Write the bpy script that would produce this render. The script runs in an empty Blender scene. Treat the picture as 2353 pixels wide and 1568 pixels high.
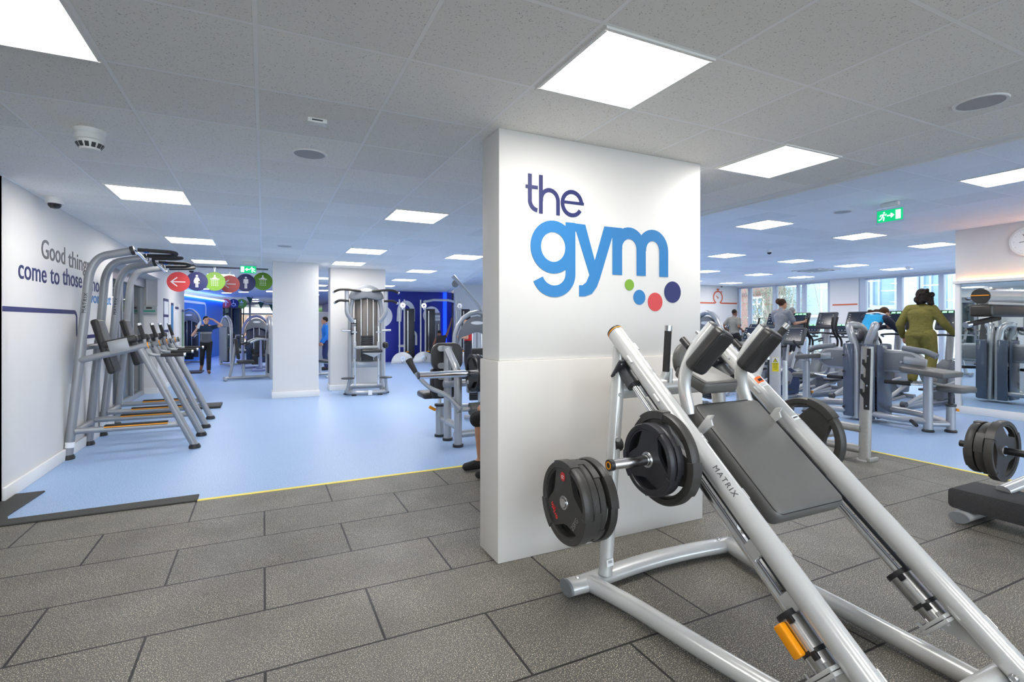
import bpy, bmesh, math, random
from mathutils import Vector as V, Matrix as M
random.seed(7)
PI = math.pi
sc = bpy.context.scene
COL = sc.collection
R = math.radians

# ---------------------------------------------------------------- camera model (taken from the vanishing points)
FPX, CX, HY, CAMZ = 1181.0, 1176.5, 742.0, 1.5
YAW = math.atan2(CX - 605, FPX)

# ---------------------------------------------------------------- materials
MATS = {}
def nt(name):
    m = bpy.data.materials.new(name); m.use_nodes = True
    n = m.node_tree.nodes; l = m.node_tree.links
    return m, n, l, n['Principled BSDF']
def pos(n):
    return n.new('ShaderNodeNewGeometry').outputs['Position']
def ocoord(n):
    return n.new('ShaderNodeTexCoord').outputs['Object']
def mat(key, c, rough=.5, metal=0, var=.06, vs=30, bump=0, bs=300, spec=.5, coat=0, bd=.003):
    """plain procedural paint / fabric / metal: base colour with a little noise, optional fine bump"""
    if key in MATS: return MATS[key]
    m, n, l, b = nt(key)
    tex = n.new('ShaderNodeTexNoise'); tex.inputs['Scale'].default_value = vs; tex.inputs['Detail'].default_value = 2
    l.new(ocoord(n), tex.inputs['Vector'])
    ramp = n.new('ShaderNodeMix'); ramp.data_type = 'RGBA'
    ramp.inputs[6].default_value = (*[max(0, x * (1 - var)) for x in c], 1)
    ramp.inputs[7].default_value = (*[min(1, x * (1 + var)) for x in c], 1)
    l.new(tex.outputs['Fac'], ramp.inputs[0]); l.new(ramp.outputs[2], b.inputs['Base Color'])
    b.inputs['Roughness'].default_value = rough; b.inputs['Metallic'].default_value = metal
    b.inputs['Specular IOR Level'].default_value = spec; b.inputs['Coat Weight'].default_value = coat
    if bump:
        t2 = n.new('ShaderNodeTexNoise'); t2.inputs['Scale'].default_value = bs; l.new(ocoord(n), t2.inputs['Vector'])
        bp = n.new('ShaderNodeBump'); bp.inputs['Strength'].default_value = bump; bp.inputs['Distance'].default_value = bd
        l.new(t2.outputs['Fac'], bp.inputs['Height']); l.new(bp.outputs['Normal'], b.inputs['Normal'])
    MATS[key] = m
    return m
def emis(key, c, s):
    if key in MATS: return MATS[key]
    m, n, l, b = nt(key)
    b.inputs['Base Color'].default_value = (*c, 1); b.inputs['Emission Color'].default_value = (*c, 1)
    b.inputs['Emission Strength'].default_value = s; b.inputs['Roughness'].default_value = .6
    MATS[key] = m
    return m
def s2l(r, g, b):
    return tuple(((x / 255) / 12.92 if x / 255 <= .04045 else ((x / 255 + .055) / 1.055) ** 2.4) for x in (r, g, b))

# ---------------------------------------------------------------- mesh builder
def arc_fillet(pts, rad, n=5):
    out = [V(pts[0])]
    for i in range(1, len(pts) - 1):
        a, b, c = V(pts[i - 1]), V(pts[i]), V(pts[i + 1])
        u, w = (a - b), (c - b)
        d = min(rad, u.length * .48, w.length * .48)
        p, q = b + u.normalized() * d, b + w.normalized() * d
        for k in range(n + 1):
            t = k / n
            out.append(p * (1 - t) ** 2 + b * 2 * t * (1 - t) + q * t * t)
    out.append(V(pts[-1]))
    return out
class MB:
    def __init__(s): s.bm = bmesh.new()
    def tube(s, pts, r, seg=12, fil=0, n=5, cap=True, rb=None, up=(0, 0, 1), closed=False, taper=None):
        """sweep a circle (or an oval r x rb, r measured across, rb along `up`) down a path"""
        P = arc_fillet(pts, fil, n) if fil else [V(p) for p in pts]
        bm = s.bm; rings = []; N = len(P); up = V(up); prev = None
        for i in range(N):
            if closed: t = (P[(i + 1) % N] - P[i - 1])
            elif i == 0: t = P[1] - P[0]
            elif i == N - 1: t = P[-1] - P[-2]
            else: t = (P[i + 1] - P[i]).normalized() + (P[i] - P[i - 1]).normalized()
            t.normalize()
            if prev is None:
                a = up if abs(t.dot(up)) < .98 else V((1, 0, 0)) if abs(t.x) < .9 else V((0, 1, 0))
                y = (a - t * a.dot(t)).normalized()
            else:
                y = prev - t * prev.dot(t)
                y = y.normalized() if y.length > 1e-5 else prev
            prev = y; x = t.cross(y)
            k = taper[min(i, len(taper) - 1)] if taper else 1
            ra, rr = r * k, (rb or r) * k
            rings.append([bm.verts.new(P[i] + x * (math.cos(2 * PI * j / seg) * ra) + y * (math.sin(2 * PI * j / seg) * rr)) for j in range(seg)])
        for i in range(N if closed else N - 1):
            A, B = rings[i], rings[(i + 1) % N]
            for j in range(seg):
                bm.faces.new((A[j], A[(j + 1) % seg], B[(j + 1) % seg], B[j]))
        if cap and not closed:
            bm.faces.new(list(reversed(rings[0]))); bm.faces.new(rings[-1])
        return s
    def cyl(s, a, b, r, r2=None, seg=16):
        return s.tube([a, b], r, seg=seg, taper=[1, (r2 / r if r2 is not None else 1)])
    def box(s, c, size, rot=None, bev=0, seg=2):
        bm = s.bm
        g = bmesh.ops.create_cube(bm, size=1)['verts']
        mt = M.Translation(V(c)) @ (rot.to_4x4() if rot is not None else M.Identity(4)) @ M.Diagonal((*size, 1))
        for v in g: v.co = mt @ v.co
        if bev:
            bm.normal_update(); es = {e for v in g for e in v.link_edges}
            bmesh.ops.bevel(bm, geom=list(es), offset=min(bev, min(size) * .49), segments=seg, affect='EDGES', profile=.5)
        return s
    def ell(s, c, rad, rot=None, u=16, v=10):
        if not hasattr(rad, '__len__'): rad = (rad,) * 3
        mt = M.Translation(V(c)) @ (rot.to_4x4() if rot is not None else M.Identity(4)) @ M.Diagonal((*rad, 1))
        bmesh.ops.create_uvsphere(s.bm, u_segments=u, v_segments=v, radius=1, matrix=mt)
        return s
    def lathe(s, prof, c=(0, 0, 0), axis=(0, 0, 1), seg=32):
        """prof: (r, h) pairs; revolved about `axis` through c"""
        ax = V(axis).normalized(); q = V((0, 0, 1)).rotation_difference(ax)
        bm = s.bm; c = V(c); rings = []
        for r, h in prof:
            rings.append([bm.verts.new(c + q @ V((r * math.cos(2 * PI * j / seg), r * math.sin(2 * PI * j / seg), h))) for j in range(seg)] if r > 1e-6 else [bm.verts.new(c + q @ V((0, 0, h)))])
        for A, B in zip(rings, rings[1:]):
            for j in range(seg):
                k = (j + 1) % seg
                if len(A) == 1 and len(B) == 1: continue
                if len(A) == 1: bm.faces.new((A[0], B[k], B[j]))
                elif len(B) == 1: bm.faces.new((A[j], A[k], B[0]))
                else: bm.faces.new((A[j], A[k], B[k], B[j]))
        return s
    def prism(s, poly, h, mt=None, bev=0, seg=2):
        """extrude a 2D outline by h along local z"""
        bm = s.bm; mt = mt or M.Identity(4)
        lo = [bm.verts.new(mt @ V((x, y, 0))) for x, y in poly]; hi = [bm.verts.new(mt @ V((x, y, h))) for x, y in poly]
        f0 = bm.faces.new(list(reversed(lo))); f1 = bm.faces.new(hi); N = len(lo)
        for i in range(N): bm.faces.new((lo[i], lo[(i + 1) % N], hi[(i + 1) % N], hi[i]))
        if bev:
            bm.normal_update(); es = list(f0.edges) + list(f1.edges)
            bmesh.ops.bevel(bm, geom=es, offset=bev, segments=seg, affect='EDGES', profile=.5)
        return s
    def quad(s, a, b, c, d):
        s.bm.faces.new([s.bm.verts.new(V(p)) for p in (a, b, c, d)]); return s
    def add_mesh(s, me, mt=None):
        n0 = len(s.bm.verts); s.bm.from_mesh(me)
        if mt is not None:
            s.bm.verts.ensure_lookup_table()
            for v in s.bm.verts[n0:]: v.co = mt @ v.co
        return s
    def build(s, name, m, parent=None, smooth=38, label=None):
        bm = s.bm
        rt = parent
        while rt is not None and rt.parent is not None: rt = rt.parent
        if rt is not None and rt.get('_w'): bm.transform(rt.matrix_basis.inverted())
        bmesh.ops.recalc_face_normals(bm, faces=bm.faces)
        me = bpy.data.meshes.new(name); bm.to_mesh(me); bm.free()
        if smooth:
            for p in me.polygons: p.use_smooth = True
            me.set_sharp_from_angle(angle=R(smooth))
        o = bpy.data.objects.new(name, me); COL.objects.link(o)
        if m: me.materials.append(m)
        if parent is not None: o.parent = parent
        if label: o['label'] = label
        return o
def tag(o, label, cat, group=None, kind=None):
    if label: o['label'] = label
    if cat: o['category'] = cat
    if group: o['group'] = group
    if kind: o['kind'] = kind
    return o
WORLDS = []
def thing(name, label, cat, loc=(0, 0, 0), rz=0, group=None, world=False):
    o = bpy.data.objects.new(name, None); COL.objects.link(o)
    o.location = loc; o.rotation_euler = (0, 0, rz); o.empty_display_size = .1
    o.matrix_basis = M.Translation(V(loc)) @ M.Rotation(rz, 4, 'Z')
    if world: o['_w'] = 1; WORLDS.append(o)
    return tag(o, label, cat, group)
def struct(name, mb, m, parent=None, smooth=30):
    o = mb.build(name, m, parent, smooth)
    if parent is None: o['kind'] = 'structure'
    return o
def dup(root, loc, rz, label=None, group=None):
    r = root.copy(); COL.objects.link(r); r.location = loc; r.rotation_euler = (0, 0, rz)
    if label: r['label'] = label
    if group: r['group'] = group
    for ch in list(root.children):
        c = ch.copy(); COL.objects.link(c); c.parent = r
        for g in list(ch.children):
            d = g.copy(); COL.objects.link(d); d.parent = c
    return r
def rrect(w, h, r, n=5, cx=0, cy=0):
    p = []
    for sx, sy, a0 in ((1, 1, 0), (-1, 1, 90), (-1, -1, 180), (1, -1, 270)):
        for k in range(n + 1):
            a = R(a0 + 90 * k / n)
            p.append((cx + sx * (w / 2 - r) + r * math.cos(a), cy + sy * (h / 2 - r) + r * math.sin(a)))
    return p
def circ(r, n=32, cx=0, cy=0, a0=0, a1=2 * PI, end=False):
    return [(cx + r * math.cos(a0 + (a1 - a0) * k / n), cy + r * math.sin(a0 + (a1 - a0) * k / n)) for k in range(n + (1 if end else 0))]
def frame(o, x, y):
    """matrix with origin o, local x along x, local y along y, z = x cross y"""
    x = V(x).normalized(); y = V(y); y = (y - x * y.dot(x)).normalized(); z = x.cross(y)
    return M(((x.x, y.x, z.x, o[0]), (x.y, y.y, z.y, o[1]), (x.z, y.z, z.z, o[2]), (0, 0, 0, 1)))
def flat(polys, h, bev=0, res=2):
    """2D outlines (later ones inside earlier ones are holes) -> plate mesh of thickness h centred on z=0"""
    cu = bpy.data.curves.new('f', 'CURVE'); cu.dimensions = '2D'; cu.fill_mode = 'BOTH'
    cu.extrude = h / 2 - bev; cu.bevel_depth = bev; cu.bevel_resolution = 1
    if bev: cu.offset = -bev
    for p in polys:
        sp = cu.splines.new('POLY'); sp.points.add(len(p) - 1); sp.use_cyclic_u = True
        for q, (x, y) in zip(sp.points, p): q.co = (x, y, 0, 1)
    ob = bpy.data.objects.new('f', cu)
    me = ob.to_mesh().copy(); ob.to_mesh_clear(); bpy.data.objects.remove(ob)
    return me
TXT = {}
def text_mesh(body, size, ext=.001, xs=1, align='CENTER', off=0, space=1):
    k = (body, size, ext, xs, align, off, space)
    if k in TXT: return TXT[k]
    cu = bpy.data.curves.new('t', 'FONT'); cu.body = body; cu.size = size; cu.extrude = ext; cu.align_x = align; cu.align_y = 'CENTER'
    cu.offset = off; cu.space_character = space; cu.resolution_u = 4
    ob = bpy.data.objects.new('t', cu); COL.objects.link(ob)
    bpy.context.view_layer.update()
    me = bpy.data.meshes.new_from_object(ob.evaluated_get(bpy.context.evaluated_depsgraph_get()))
    bpy.data.objects.remove(ob)
    if xs != 1: me.transform(M.Diagonal((xs, 1, 1, 1)))
    TXT[k] = me
    return me
def stroke(mb, pts, w, mt, h=.002, closed=False):
    """flat ribbon letter-stroke of width w along 2D pts"""
    P = []
    for x, y in pts:
        if not P or (P[-1] - V((x, y))).length > 1e-5: P.append(V((x, y)))
    N = len(P); L, Q = [], []
    for i in range(N):
        if closed: t = (P[(i + 1) % N] - P[i]).normalized() + (P[i] - P[i - 1]).normalized()
        elif i == 0: t = P[1] - P[0]
        elif i == N - 1: t = P[-1] - P[-2]
        else: t = (P[i + 1] - P[i]).normalized() + (P[i] - P[i - 1]).normalized()
        t.normalize(); nn = V((-t.y, t.x))
        k = 1
        if 0 < i < N - 1 or closed:
            c = nn.dot(V((-(P[i] - P[i - 1]).normalized().y, (P[i] - P[i - 1]).normalized().x))); k = 1 / max(.5, abs(c))
        L.append(P[i] + nn * w / 2 * k); Q.append(P[i] - nn * w / 2 * k)
    bm = mb.bm
    def vv(p, z): return bm.verts.new(mt @ V((p.x, p.y, z)))
    a = [vv(p, 0) for p in L]; b = [vv(p, 0) for p in Q]; c = [vv(p, h) for p in L]; d = [vv(p, h) for p in Q]
    for i in range(N if closed else N - 1):
        j = (i + 1) % N
        for f in ((c[i], d[i], d[j], c[j]), (a[j], b[j], b[i], a[i]), (a[i], c[i], c[j], a[j]), (d[i], b[i], b[j], d[j])):
            bm.faces.new(f)
    if not closed:
        bm.faces.new((a[0], b[0], d[0], c[0])); bm.faces.new((a[-1], c[-1], d[-1], b[-1]))
    return mb
def arcpts(cx, cy, rx, ry, a0, a1, n=16):
    return [(cx + rx * math.cos(R(a0 + (a1 - a0) * k / n)), cy + ry * math.sin(R(a0 + (a1 - a0) * k / n))) for k in range(n + 1)]
EXPO = 1.47
SILVER = mat('silver_paint', s2l(214, 214, 212), .24, .35, .03, 200)
SILVER3 = mat('mid_silver_paint', s2l(172, 174, 178), .3, .35, .03, 200)
SILVERD = mat('silver_paint_worn', s2l(176, 174, 170), .42, .35, .12, 40)
GREYP = mat('grey_plastic', s2l(120, 123, 128), .45, 0, .05)
DGREY = mat('dark_grey_plastic', s2l(66, 68, 72), .45, 0, .05)
CHROME = mat('chrome', (.88, .88, .9), .16, 1, .02)
STEEL = mat('brushed_steel', (.62, .62, .63), .25, 1, .05)
BLACKP = mat('black_plastic', (.018, .018, .02), .4, 0, .1)
GRIP = mat('black_foam_grip', (.022, .02, .02), .75, 0, .1, bump=.3)
RUBBER = mat('black_rubber', (.025, .024, .024), .6, 0, .15)
VINYL = mat('black_vinyl', (.024, .023, .023), .36, 0, .12, 12, bump=.15, bs=500)
VINYLG = mat('grey_vinyl_pad', s2l(98, 97, 94), .42, 0, .1, 8, bump=.12, bs=600)
PLATEM = mat('plate_rubber', (.05, .047, .043), .45, 0, .15, 25, bump=.1, bs=150)
PLATED = mat('plate_rubber_gloss', (.028, .027, .032), .38, 0, .15, 25, bump=.1, bs=150)
WHITEW = mat('wall_white_paint', s2l(226, 223, 219), .6, 0, .012, 3, bump=.08, bs=90)
WHITEG = mat('dado_grey_white', s2l(220, 215, 209), .5, 0, .015, 3, bump=.04, bs=90)
WHITET = mat('white_trim', s2l(238, 236, 232), .45, 0, .01)
WHITEP = mat('white_plastic', s2l(235, 234, 232), .4, 0, .01)
NAVY = mat('navy_vinyl_print', s2l(35, 41, 100), .45, 0, .02)
SKYB = mat('light_blue_print', s2l(40, 122, 184), .45, 0, .02)
GREENP = mat('green_print', s2l(122, 168, 46), .45, 0, .02)
REDP = mat('coral_print', s2l(208, 68, 70), .45, 0, .02)
CORAL = mat('pale_coral_print', s2l(226, 98, 94), .45, 0, .02)
ORANGEP = mat('orange_print', s2l(208, 100, 66), .5, 0, .02)
WHITEPR = mat('white_print', s2l(244, 244, 244), .5, 0, .01)
BLACKPR = mat('black_print', (.02, .02, .022), .5, 0, .02)
GREYPR = mat('grey_print', s2l(70, 70, 74), .5, 0, .02)
YELLOW = mat('yellow_tape', s2l(244, 224, 96), .5, 0, .05)
ORANGE = mat('orange_plastic', s2l(255, 160, 10), .4, 0, .03)
ALU = mat('aluminium_frame', s2l(170, 172, 176), .35, .6, .03)
DALU = mat('grey_window_frame', s2l(182, 190, 204), .4, .2, .03)
BLUEWALL = mat('deep_blue_wall', s2l(30, 44, 150), .5, 0, .03)
SHROUD = mat('smoked_shroud', s2l(64, 68, 78), .2, 0, .06)
BLUESH = mat('navy_shroud', s2l(40, 52, 86), .25, 0, .06)
TAUPE = mat('taupe_shroud', s2l(124, 116, 108), .35, .2, .05)
SCREEN = mat('console_screen', s2l(34, 42, 58), .15, 0, .1)
LEDG = emis('green_led', (.15, .9, .2), 1.5)
LEDW = mat('console_buttons', s2l(190, 190, 180), .5, 0, .1)

def light_mat():
    m, n, l, b = nt('light_diffuser')
    b.inputs['Base Color'].default_value = (.9, .9, .9, 1)
    b.inputs['Emission Color'].default_value = (1, .965, .915, 1); b.inputs['Emission Strength'].default_value = LIGHT
    return m
LIGHT = 9.0
DIFF = light_mat()
LEDBLUE = emis('blue_led', (.08, .25, 1), 6)
LEDORANGE = emis('orange_led', (1, .45, .12), 7)

def math_node(n, l, op, a, b=None, c=None):
    k = n.new('ShaderNodeMath'); k.operation = op
    for i, x in enumerate((a, b, c)):
        if x is None: continue
        if hasattr(x, 'is_linked'): l.new(x, k.inputs[i])
        else: k.inputs[i].default_value = x
    return k.outputs[0]
def mixc(n, l, f, a, b):
    k = n.new('ShaderNodeMix'); k.data_type = 'RGBA'
    if hasattr(f, 'is_linked'): l.new(f, k.inputs[0])
    else: k.inputs[0].default_value = f
    for i, x in ((6, a), (7, b)):
        if hasattr(x, 'is_linked'): l.new(x, k.inputs[i])
        else: k.inputs[i].default_value = (*x, 1)
    return k.outputs[2]
def noise(n, l, vec, scale, detail=2, rough=.5):
    k = n.new('ShaderNodeTexNoise'); k.inputs['Scale'].default_value = scale; k.inputs['Detail'].default_value = detail
    k.inputs['Roughness'].default_value = rough; l.new(vec, k.inputs['Vector']); return k.outputs['Fac']
def ramp(n, l, f, stops):
    k = n.new('ShaderNodeValToRGB'); l.new(f, k.inputs[0])
    e = k.color_ramp.elements
    while len(e) < len(stops): e.new(.5)
    for q, (p, c) in zip(e, stops):
        q.position = p; q.color = (*c, 1) if hasattr(c, '__len__') else (c, c, c, 1)
    return k.outputs[0]
def brick(n, l, vec, bw, rh, mort, off, c1=(1, 1, 1), c2=(1, 1, 1), cm=(0, 0, 0), bias=0):
    k = n.new('ShaderNodeTexBrick'); l.new(vec, k.inputs['Vector'])
    for nm, v in (('Color1', (*c1, 1)), ('Color2', (*c2, 1)), ('Mortar', (*cm, 1)), ('Scale', 1), ('Mortar Size', mort), ('Mortar Smooth', .15), ('Bias', bias), ('Brick Width', bw), ('Row Height', rh)):
        k.inputs[nm].default_value = v
    k.offset = off; k.offset_frequency = 2; k.squash = 1
    return k.outputs['Color'], k.outputs['Fac']
def shifted(n, l, dx, dy, dz=0):
    k = n.new('ShaderNodeMapping'); k.inputs['Location'].default_value = (dx, dy, dz); l.new(pos(n), k.inputs['Vector']); return k.outputs[0]
def rubber_tiles():
    m, n, l, b = nt('rubber_floor_tiles')
    # small wobble so that the joints are not ruler-straight
    p = pos(n); v = shifted(n, l, -.52, -5.06 + 5.22)
    col, fac = brick(n, l, v, 1.025, .522, .0065, .5, (0, 0, 0), (1, 1, 1), (.5, .5, .5))
    base = ramp(n, l, col, [(0, s2l(92, 90, 86)), (.5, s2l(102, 99, 94)), (1, s2l(112, 109, 103))])
    big = noise(n, l, p, 1.3, 3, .6)
    base = mixc(n, l, ramp(n, l, big, [(.35, .0), (.7, .45)]), base, s2l(90, 86, 79))
    f1 = noise(n, l, p, 190, 1, .5)
    fle = ramp(n, l, f1, [(.59, 0.), (.61, 1.)])
    zone = ramp(n, l, noise(n, l, p, 3, 2), [(.3, .5), (.7, 1.)])
    base = mixc(n, l, math_node(n, l, 'MULTIPLY', fle, zone), base, s2l(228, 218, 192))
    dk = ramp(n, l, noise(n, l, p, 230, 1, .5), [(.54, 0.), (.57, .8)])
    base = mixc(n, l, dk, base, s2l(52, 50, 48))
    mm = math_node(n, l, 'MULTIPLY', fac, 1.0)
    base = mixc(n, l, mm, base, s2l(20, 18, 17))
    l.new(base, b.inputs['Base Color'])
    l.new(ramp(n, l, noise(n, l, p, 2.2, 3), [(.3, .42), (.75, .62)]), b.inputs['Roughness'])
    b.inputs['Specular IOR Level'].default_value = .5
    bp = n.new('ShaderNodeBump'); bp.inputs['Strength'].default_value = .35; bp.inputs['Distance'].default_value = .004
    h = math_node(n, l, 'SUBTRACT', f1, math_node(n, l, 'MULTIPLY', fac, 1.5)); l.new(h, bp.inputs['Height']); l.new(bp.outputs[0], b.inputs['Normal'])
    return m
def blue_floor():
    m, n, l, b = nt('blue_speckled_vinyl_floor')
    p = pos(n)
    base = mixc(n, l, noise(n, l, p, 1.1, 3), s2l(138, 172, 216), s2l(152, 182, 220))
    f = ramp(n, l, noise(n, l, p, 130, 2, .75), [(.5, 0.), (.58, .9)])
    base = mixc(n, l, f, base, s2l(196, 212, 236))
    f = ramp(n, l, noise(n, l, p, 170, 2, .75), [(.54, 0.), (.60, .75)])
    base = mixc(n, l, f, base, s2l(112, 148, 202))
    l.new(base, b.inputs['Base Color']); b.inputs['Roughness'].default_value = .42
    return m
def ceiling_tiles(key, px, py, ox, oy, tile, grid):
    m, n, l, b = nt(key)
    p = pos(n); v = shifted(n, l, ox, oy)
    col, fac = brick(n, l, v, px, py, .011, 0, (0, 0, 0), (1, 1, 1), (.5, .5, .5))
    base = ramp(n, l, col, [(0, [x * .95 for x in tile]), (1, [min(1, x * 1.05) for x in tile])])
    sp = ramp(n, l, noise(n, l, p, 120, 2, .6), [(.30, 1.), (.38, 0.)])
    base = mixc(n, l, math_node(n, l, 'MULTIPLY', sp, .7), base, [x * .3 for x in tile])
    base = mixc(n, l, ramp(n, l, noise(n, l, p, 300), [(.4, 0.), (.8, .18)]), base, [x * .7 for x in tile])
    edge = ramp(n, l, fac, [(0, 0.), (.25, 1.), (.5, 0.)])
    base = mixc(n, l, fac, base, grid)
    base = mixc(n, l, math_node(n, l, 'MULTIPLY', edge, .75), base, (.05, .05, .055))  # thin shadow line along each grid bar, painted into the tile colour
    l.new(base, b.inputs['Base Color']); b.inputs['Roughness'].default_value = .85
    b.inputs['Specular IOR Level'].default_value = .2
    bp = n.new('ShaderNodeBump'); bp.inputs['Strength'].default_value = .4; bp.inputs['Distance'].default_value = .004
    l.new(math_node(n, l, 'ADD', math_node(n, l, 'MULTIPLY', sp, -.6), fac), bp.inputs['Height']); l.new(bp.outputs[0], b.inputs['Normal'])
    return m
def mirror_mat():
    m, n, l, b = nt('mirror_glass')
    b.inputs['Base Color'].default_value = (.80, .88, .88, 1); b.inputs['Metallic'].default_value = 1; b.inputs['Roughness'].default_value = .012
    return m
def glass_mat(key='clear_glass', tint=(.93, .97, 1), refl=.9, base=.05):
    m, n, l, b = nt(key)
    n.remove(b); out = n['Material Output']
    t = n.new('ShaderNodeBsdfTransparent'); t.inputs[0].default_value = (*tint, 1)
    g = n.new('ShaderNodeBsdfGlossy'); g.inputs['Roughness'].default_value = .02
    fr = n.new('ShaderNodeFresnel'); fr.inputs[0].default_value = 1.45
    x = n.new('ShaderNodeMixShader'); l.new(math_node(n, l, 'MULTIPLY_ADD', fr.outputs[0], refl, base), x.inputs[0])
    l.new(t.outputs[0], x.inputs[1]); l.new(g.outputs[0], x.inputs[2]); l.new(x.outputs[0], out.inputs[0])
    return m
GLASS = glass_mat()
MIRROR = mirror_mat()
def brick_wall(key, c1, c2, cm):
    m, n, l, b = nt(key)
    p = pos(n); k = n.new('ShaderNodeCombineXYZ'); s = n.new('ShaderNodeSeparateXYZ'); l.new(p, s.inputs[0])
    l.new(math_node(n, l, 'ADD', s.outputs[0], s.outputs[1]), k.inputs[0]); l.new(s.outputs[2], k.inputs[1])
    col, fac = brick(n, l, k.outputs[0], .24, .085, .008, .5, c1, c2, cm)
    l.new(col, b.inputs['Base Color']); b.inputs['Roughness'].default_value = .85
    return m
# ================================================================ SETTING
C1, C2, XB = 2.72, 3.05, 4.5          # low ceiling, raised ceiling beyond the bulkhead at XB
RUBF, BLUEF = rubber_tiles(), blue_floor()
CT1 = ceiling_tiles('ceiling_tiles_low', .638, .63, .03, -1.09, s2l(248, 245, 240), s2l(252, 251, 250))
CT2 = ceiling_tiles('ceiling_tiles_high', .638, .63, .03, -1.09, s2l(244, 246, 249), s2l(250, 251, 253))
def slab(name, x0, x1, y0, y1, z0, z1, m, **k):
    mb = MB(); mb.box(((x0 + x1) / 2, (y0 + y1) / 2, (z0 + z1) / 2), (x1 - x0, y1 - y0, z1 - z0)); return struct(name, mb, m, **k)
# floor: blue vinyl everywhere, rubber tiles in front (own slab, same level)
mb = MB()
for a in ((-5, 6.4, 5.06, 30), (6.4, 18.6, -3, 30)): mb.box(((a[0] + a[1]) / 2, (a[2] + a[3]) / 2, -.05), (a[1] - a[0], a[3] - a[2], .1))
struct('floor', mb, BLUEF)
slab('floor_rubber', -5, 6.4, -3, 5.06, -.1, 0, RUBF)
slab('floor_lobby', -8, 12, 30, 46, -.1, 0, mat('lobby_floor', s2l(196, 200, 208), .4, 0, .04, 3))
mb = MB(); mb.box((-.5 / 2 + 6.4 / 2 - .0, 5.06, .0015), (6.9, .045, .003)); mb.box((6.4, 1.0, .0015), (.045, 8.1, .003))
struct('trim_1', mb, YELLOW)
mb = MB(); P = [(-3.2, 5.03), (-.5, 5.03), (-.5, 5.2), (-1.74, 5.17), (-1.78, 5.27), (-1.74, 5.9), (-3.2, 5.9)]
mb.prism(P, .014, bev=.004, seg=1); struct('trim_2', mb, mat('dark_edge_mat', (.05, .048, .045), .7, 0, .3, 60, bump=.3))
# ceilings
mb = MB(); mb.prism([(-5, -3), (4.5, -3), (4.5, 10.6), (6.88, 20.2), (3.4, 20.2), (3.4, 16.5), (-5, 16.5)], .1, M.Translation((0, 0, C1))); struct('ceiling', mb, CT1)
slab('ceiling_high', XB, 18.7, -3, 20.2, C2, C2 + .1, CT2)
slab('ceiling_lobby', -8, 3.4, 16.5, 46, C1 - .0, C1 + .1, mat('plaster_ceiling', s2l(216, 218, 222), .7, 0, .01))
mb = MB(); mb.box((XB - .02, 3.8, C1 + .16), (.04, 13.6, .34)); mb.box((XB - .09, 3.8, C1 - .002), (.16, 13.6, .004))
rb_ = M.Rotation(math.atan2(9.6, 2.38), 3, 'Z'); mb.box((5.67, 15.4, C1 + .16), (9.9, .04, .34), rb_); mb.box((5.60, 15.42, C1 - .002), (9.9, .16, .004), rb_); struct('trim_3', mb, WHITET)
slab('ceiling_edge', 3.4, 12, 20.2, 46, C1, C1 + .1, WHITEW)
# the lettered pillar with its slightly thicker grey-white dado
mb = MB(); mb.box((2.175, 3.06, (1.26 + C1) / 2), (1.70, .27, C1 - 1.26), bev=.006); pil = struct('wall_pillar', mb, WHITEW)
mb = MB(); mb.box((2.17, 3.055, .63), (1.72, .295, 1.26), bev=.006); struct('trim_4', mb, WHITEG)
# the two columns further back
for nm, x0, x1, y0, k in (('wall_column', .17, 1.02, 11.2, 5), ('wall_column_far', 1.33, 2.53, 11.92, 6)):
    slab(nm, x0, x1, y0, y0 + .42, 0, C1, WHITEW)
    mb = MB(); mb.box(((x0 + x1) / 2, y0 + .2, .06), (x1 - x0 + .04, .46, .12), bev=.006); struct('trim_%d' % k, mb, WHITET)
# left wall, glass doors in a recess, further left wall
XL = -1.96
slab('wall_left', XL - .2, XL, 5.7, 9.2, 0, C1, WHITEW)
mb = MB(); mb.box((XL + .012, 7.45, .06), (.024, 3.5, .12), bev=.006); struct('baseboard_left', mb, WHITET)
slab('wall_left_header', XL - .5, XL, 9.2, 13.1, 2.42, C1, WHITEW)
slab('wall_left_jamb', XL - .6, XL - .06, 13.1, 13.3, 0, C1, WHITEW)
slab('wall_left_far', XL - .3, XL - .06, 13.3, 17.2, 0, C1, WHITEW)
mb = MB(); mb.box((XL - .05, 15.2, .06), (.03, 4, .12)); mb.box((XL - .33, 13.09, .06), (.55, .03, .12)); struct('baseboard_left_far', mb, WHITET)
mb = MB()                                           # aluminium sliding door set
xd = XL - .34
for y, w in ((9.25, .1), (10.15, .09), (11.05, .12), (11.25, .09), (12.1, .09), (13.0, .14)): mb.box((xd, y, 1.21), (.09, w, 2.42))
mb.box((xd, 11.15, 2.33), (.12, 3.9, .18)); mb.box((xd, 11.15, .05), (.1, 3.9, .1)); mb.box((xd, 11.15, 1.05), (.05, 3.8, .06))
d1 = struct('door_1', mb, ALU)
mb = MB(); mb.box((xd, 11.15, 1.2), (.012, 3.8, 2.3)); mb.build('pane', glass_mat('door_glass', (.55, .62, .62), .8, .12), d1)
slab('wall_left_back', -3.6, -3.5, 8, 14, 0, C1, mat('corridor_wall', s2l(150, 160, 168), .7))
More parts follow.
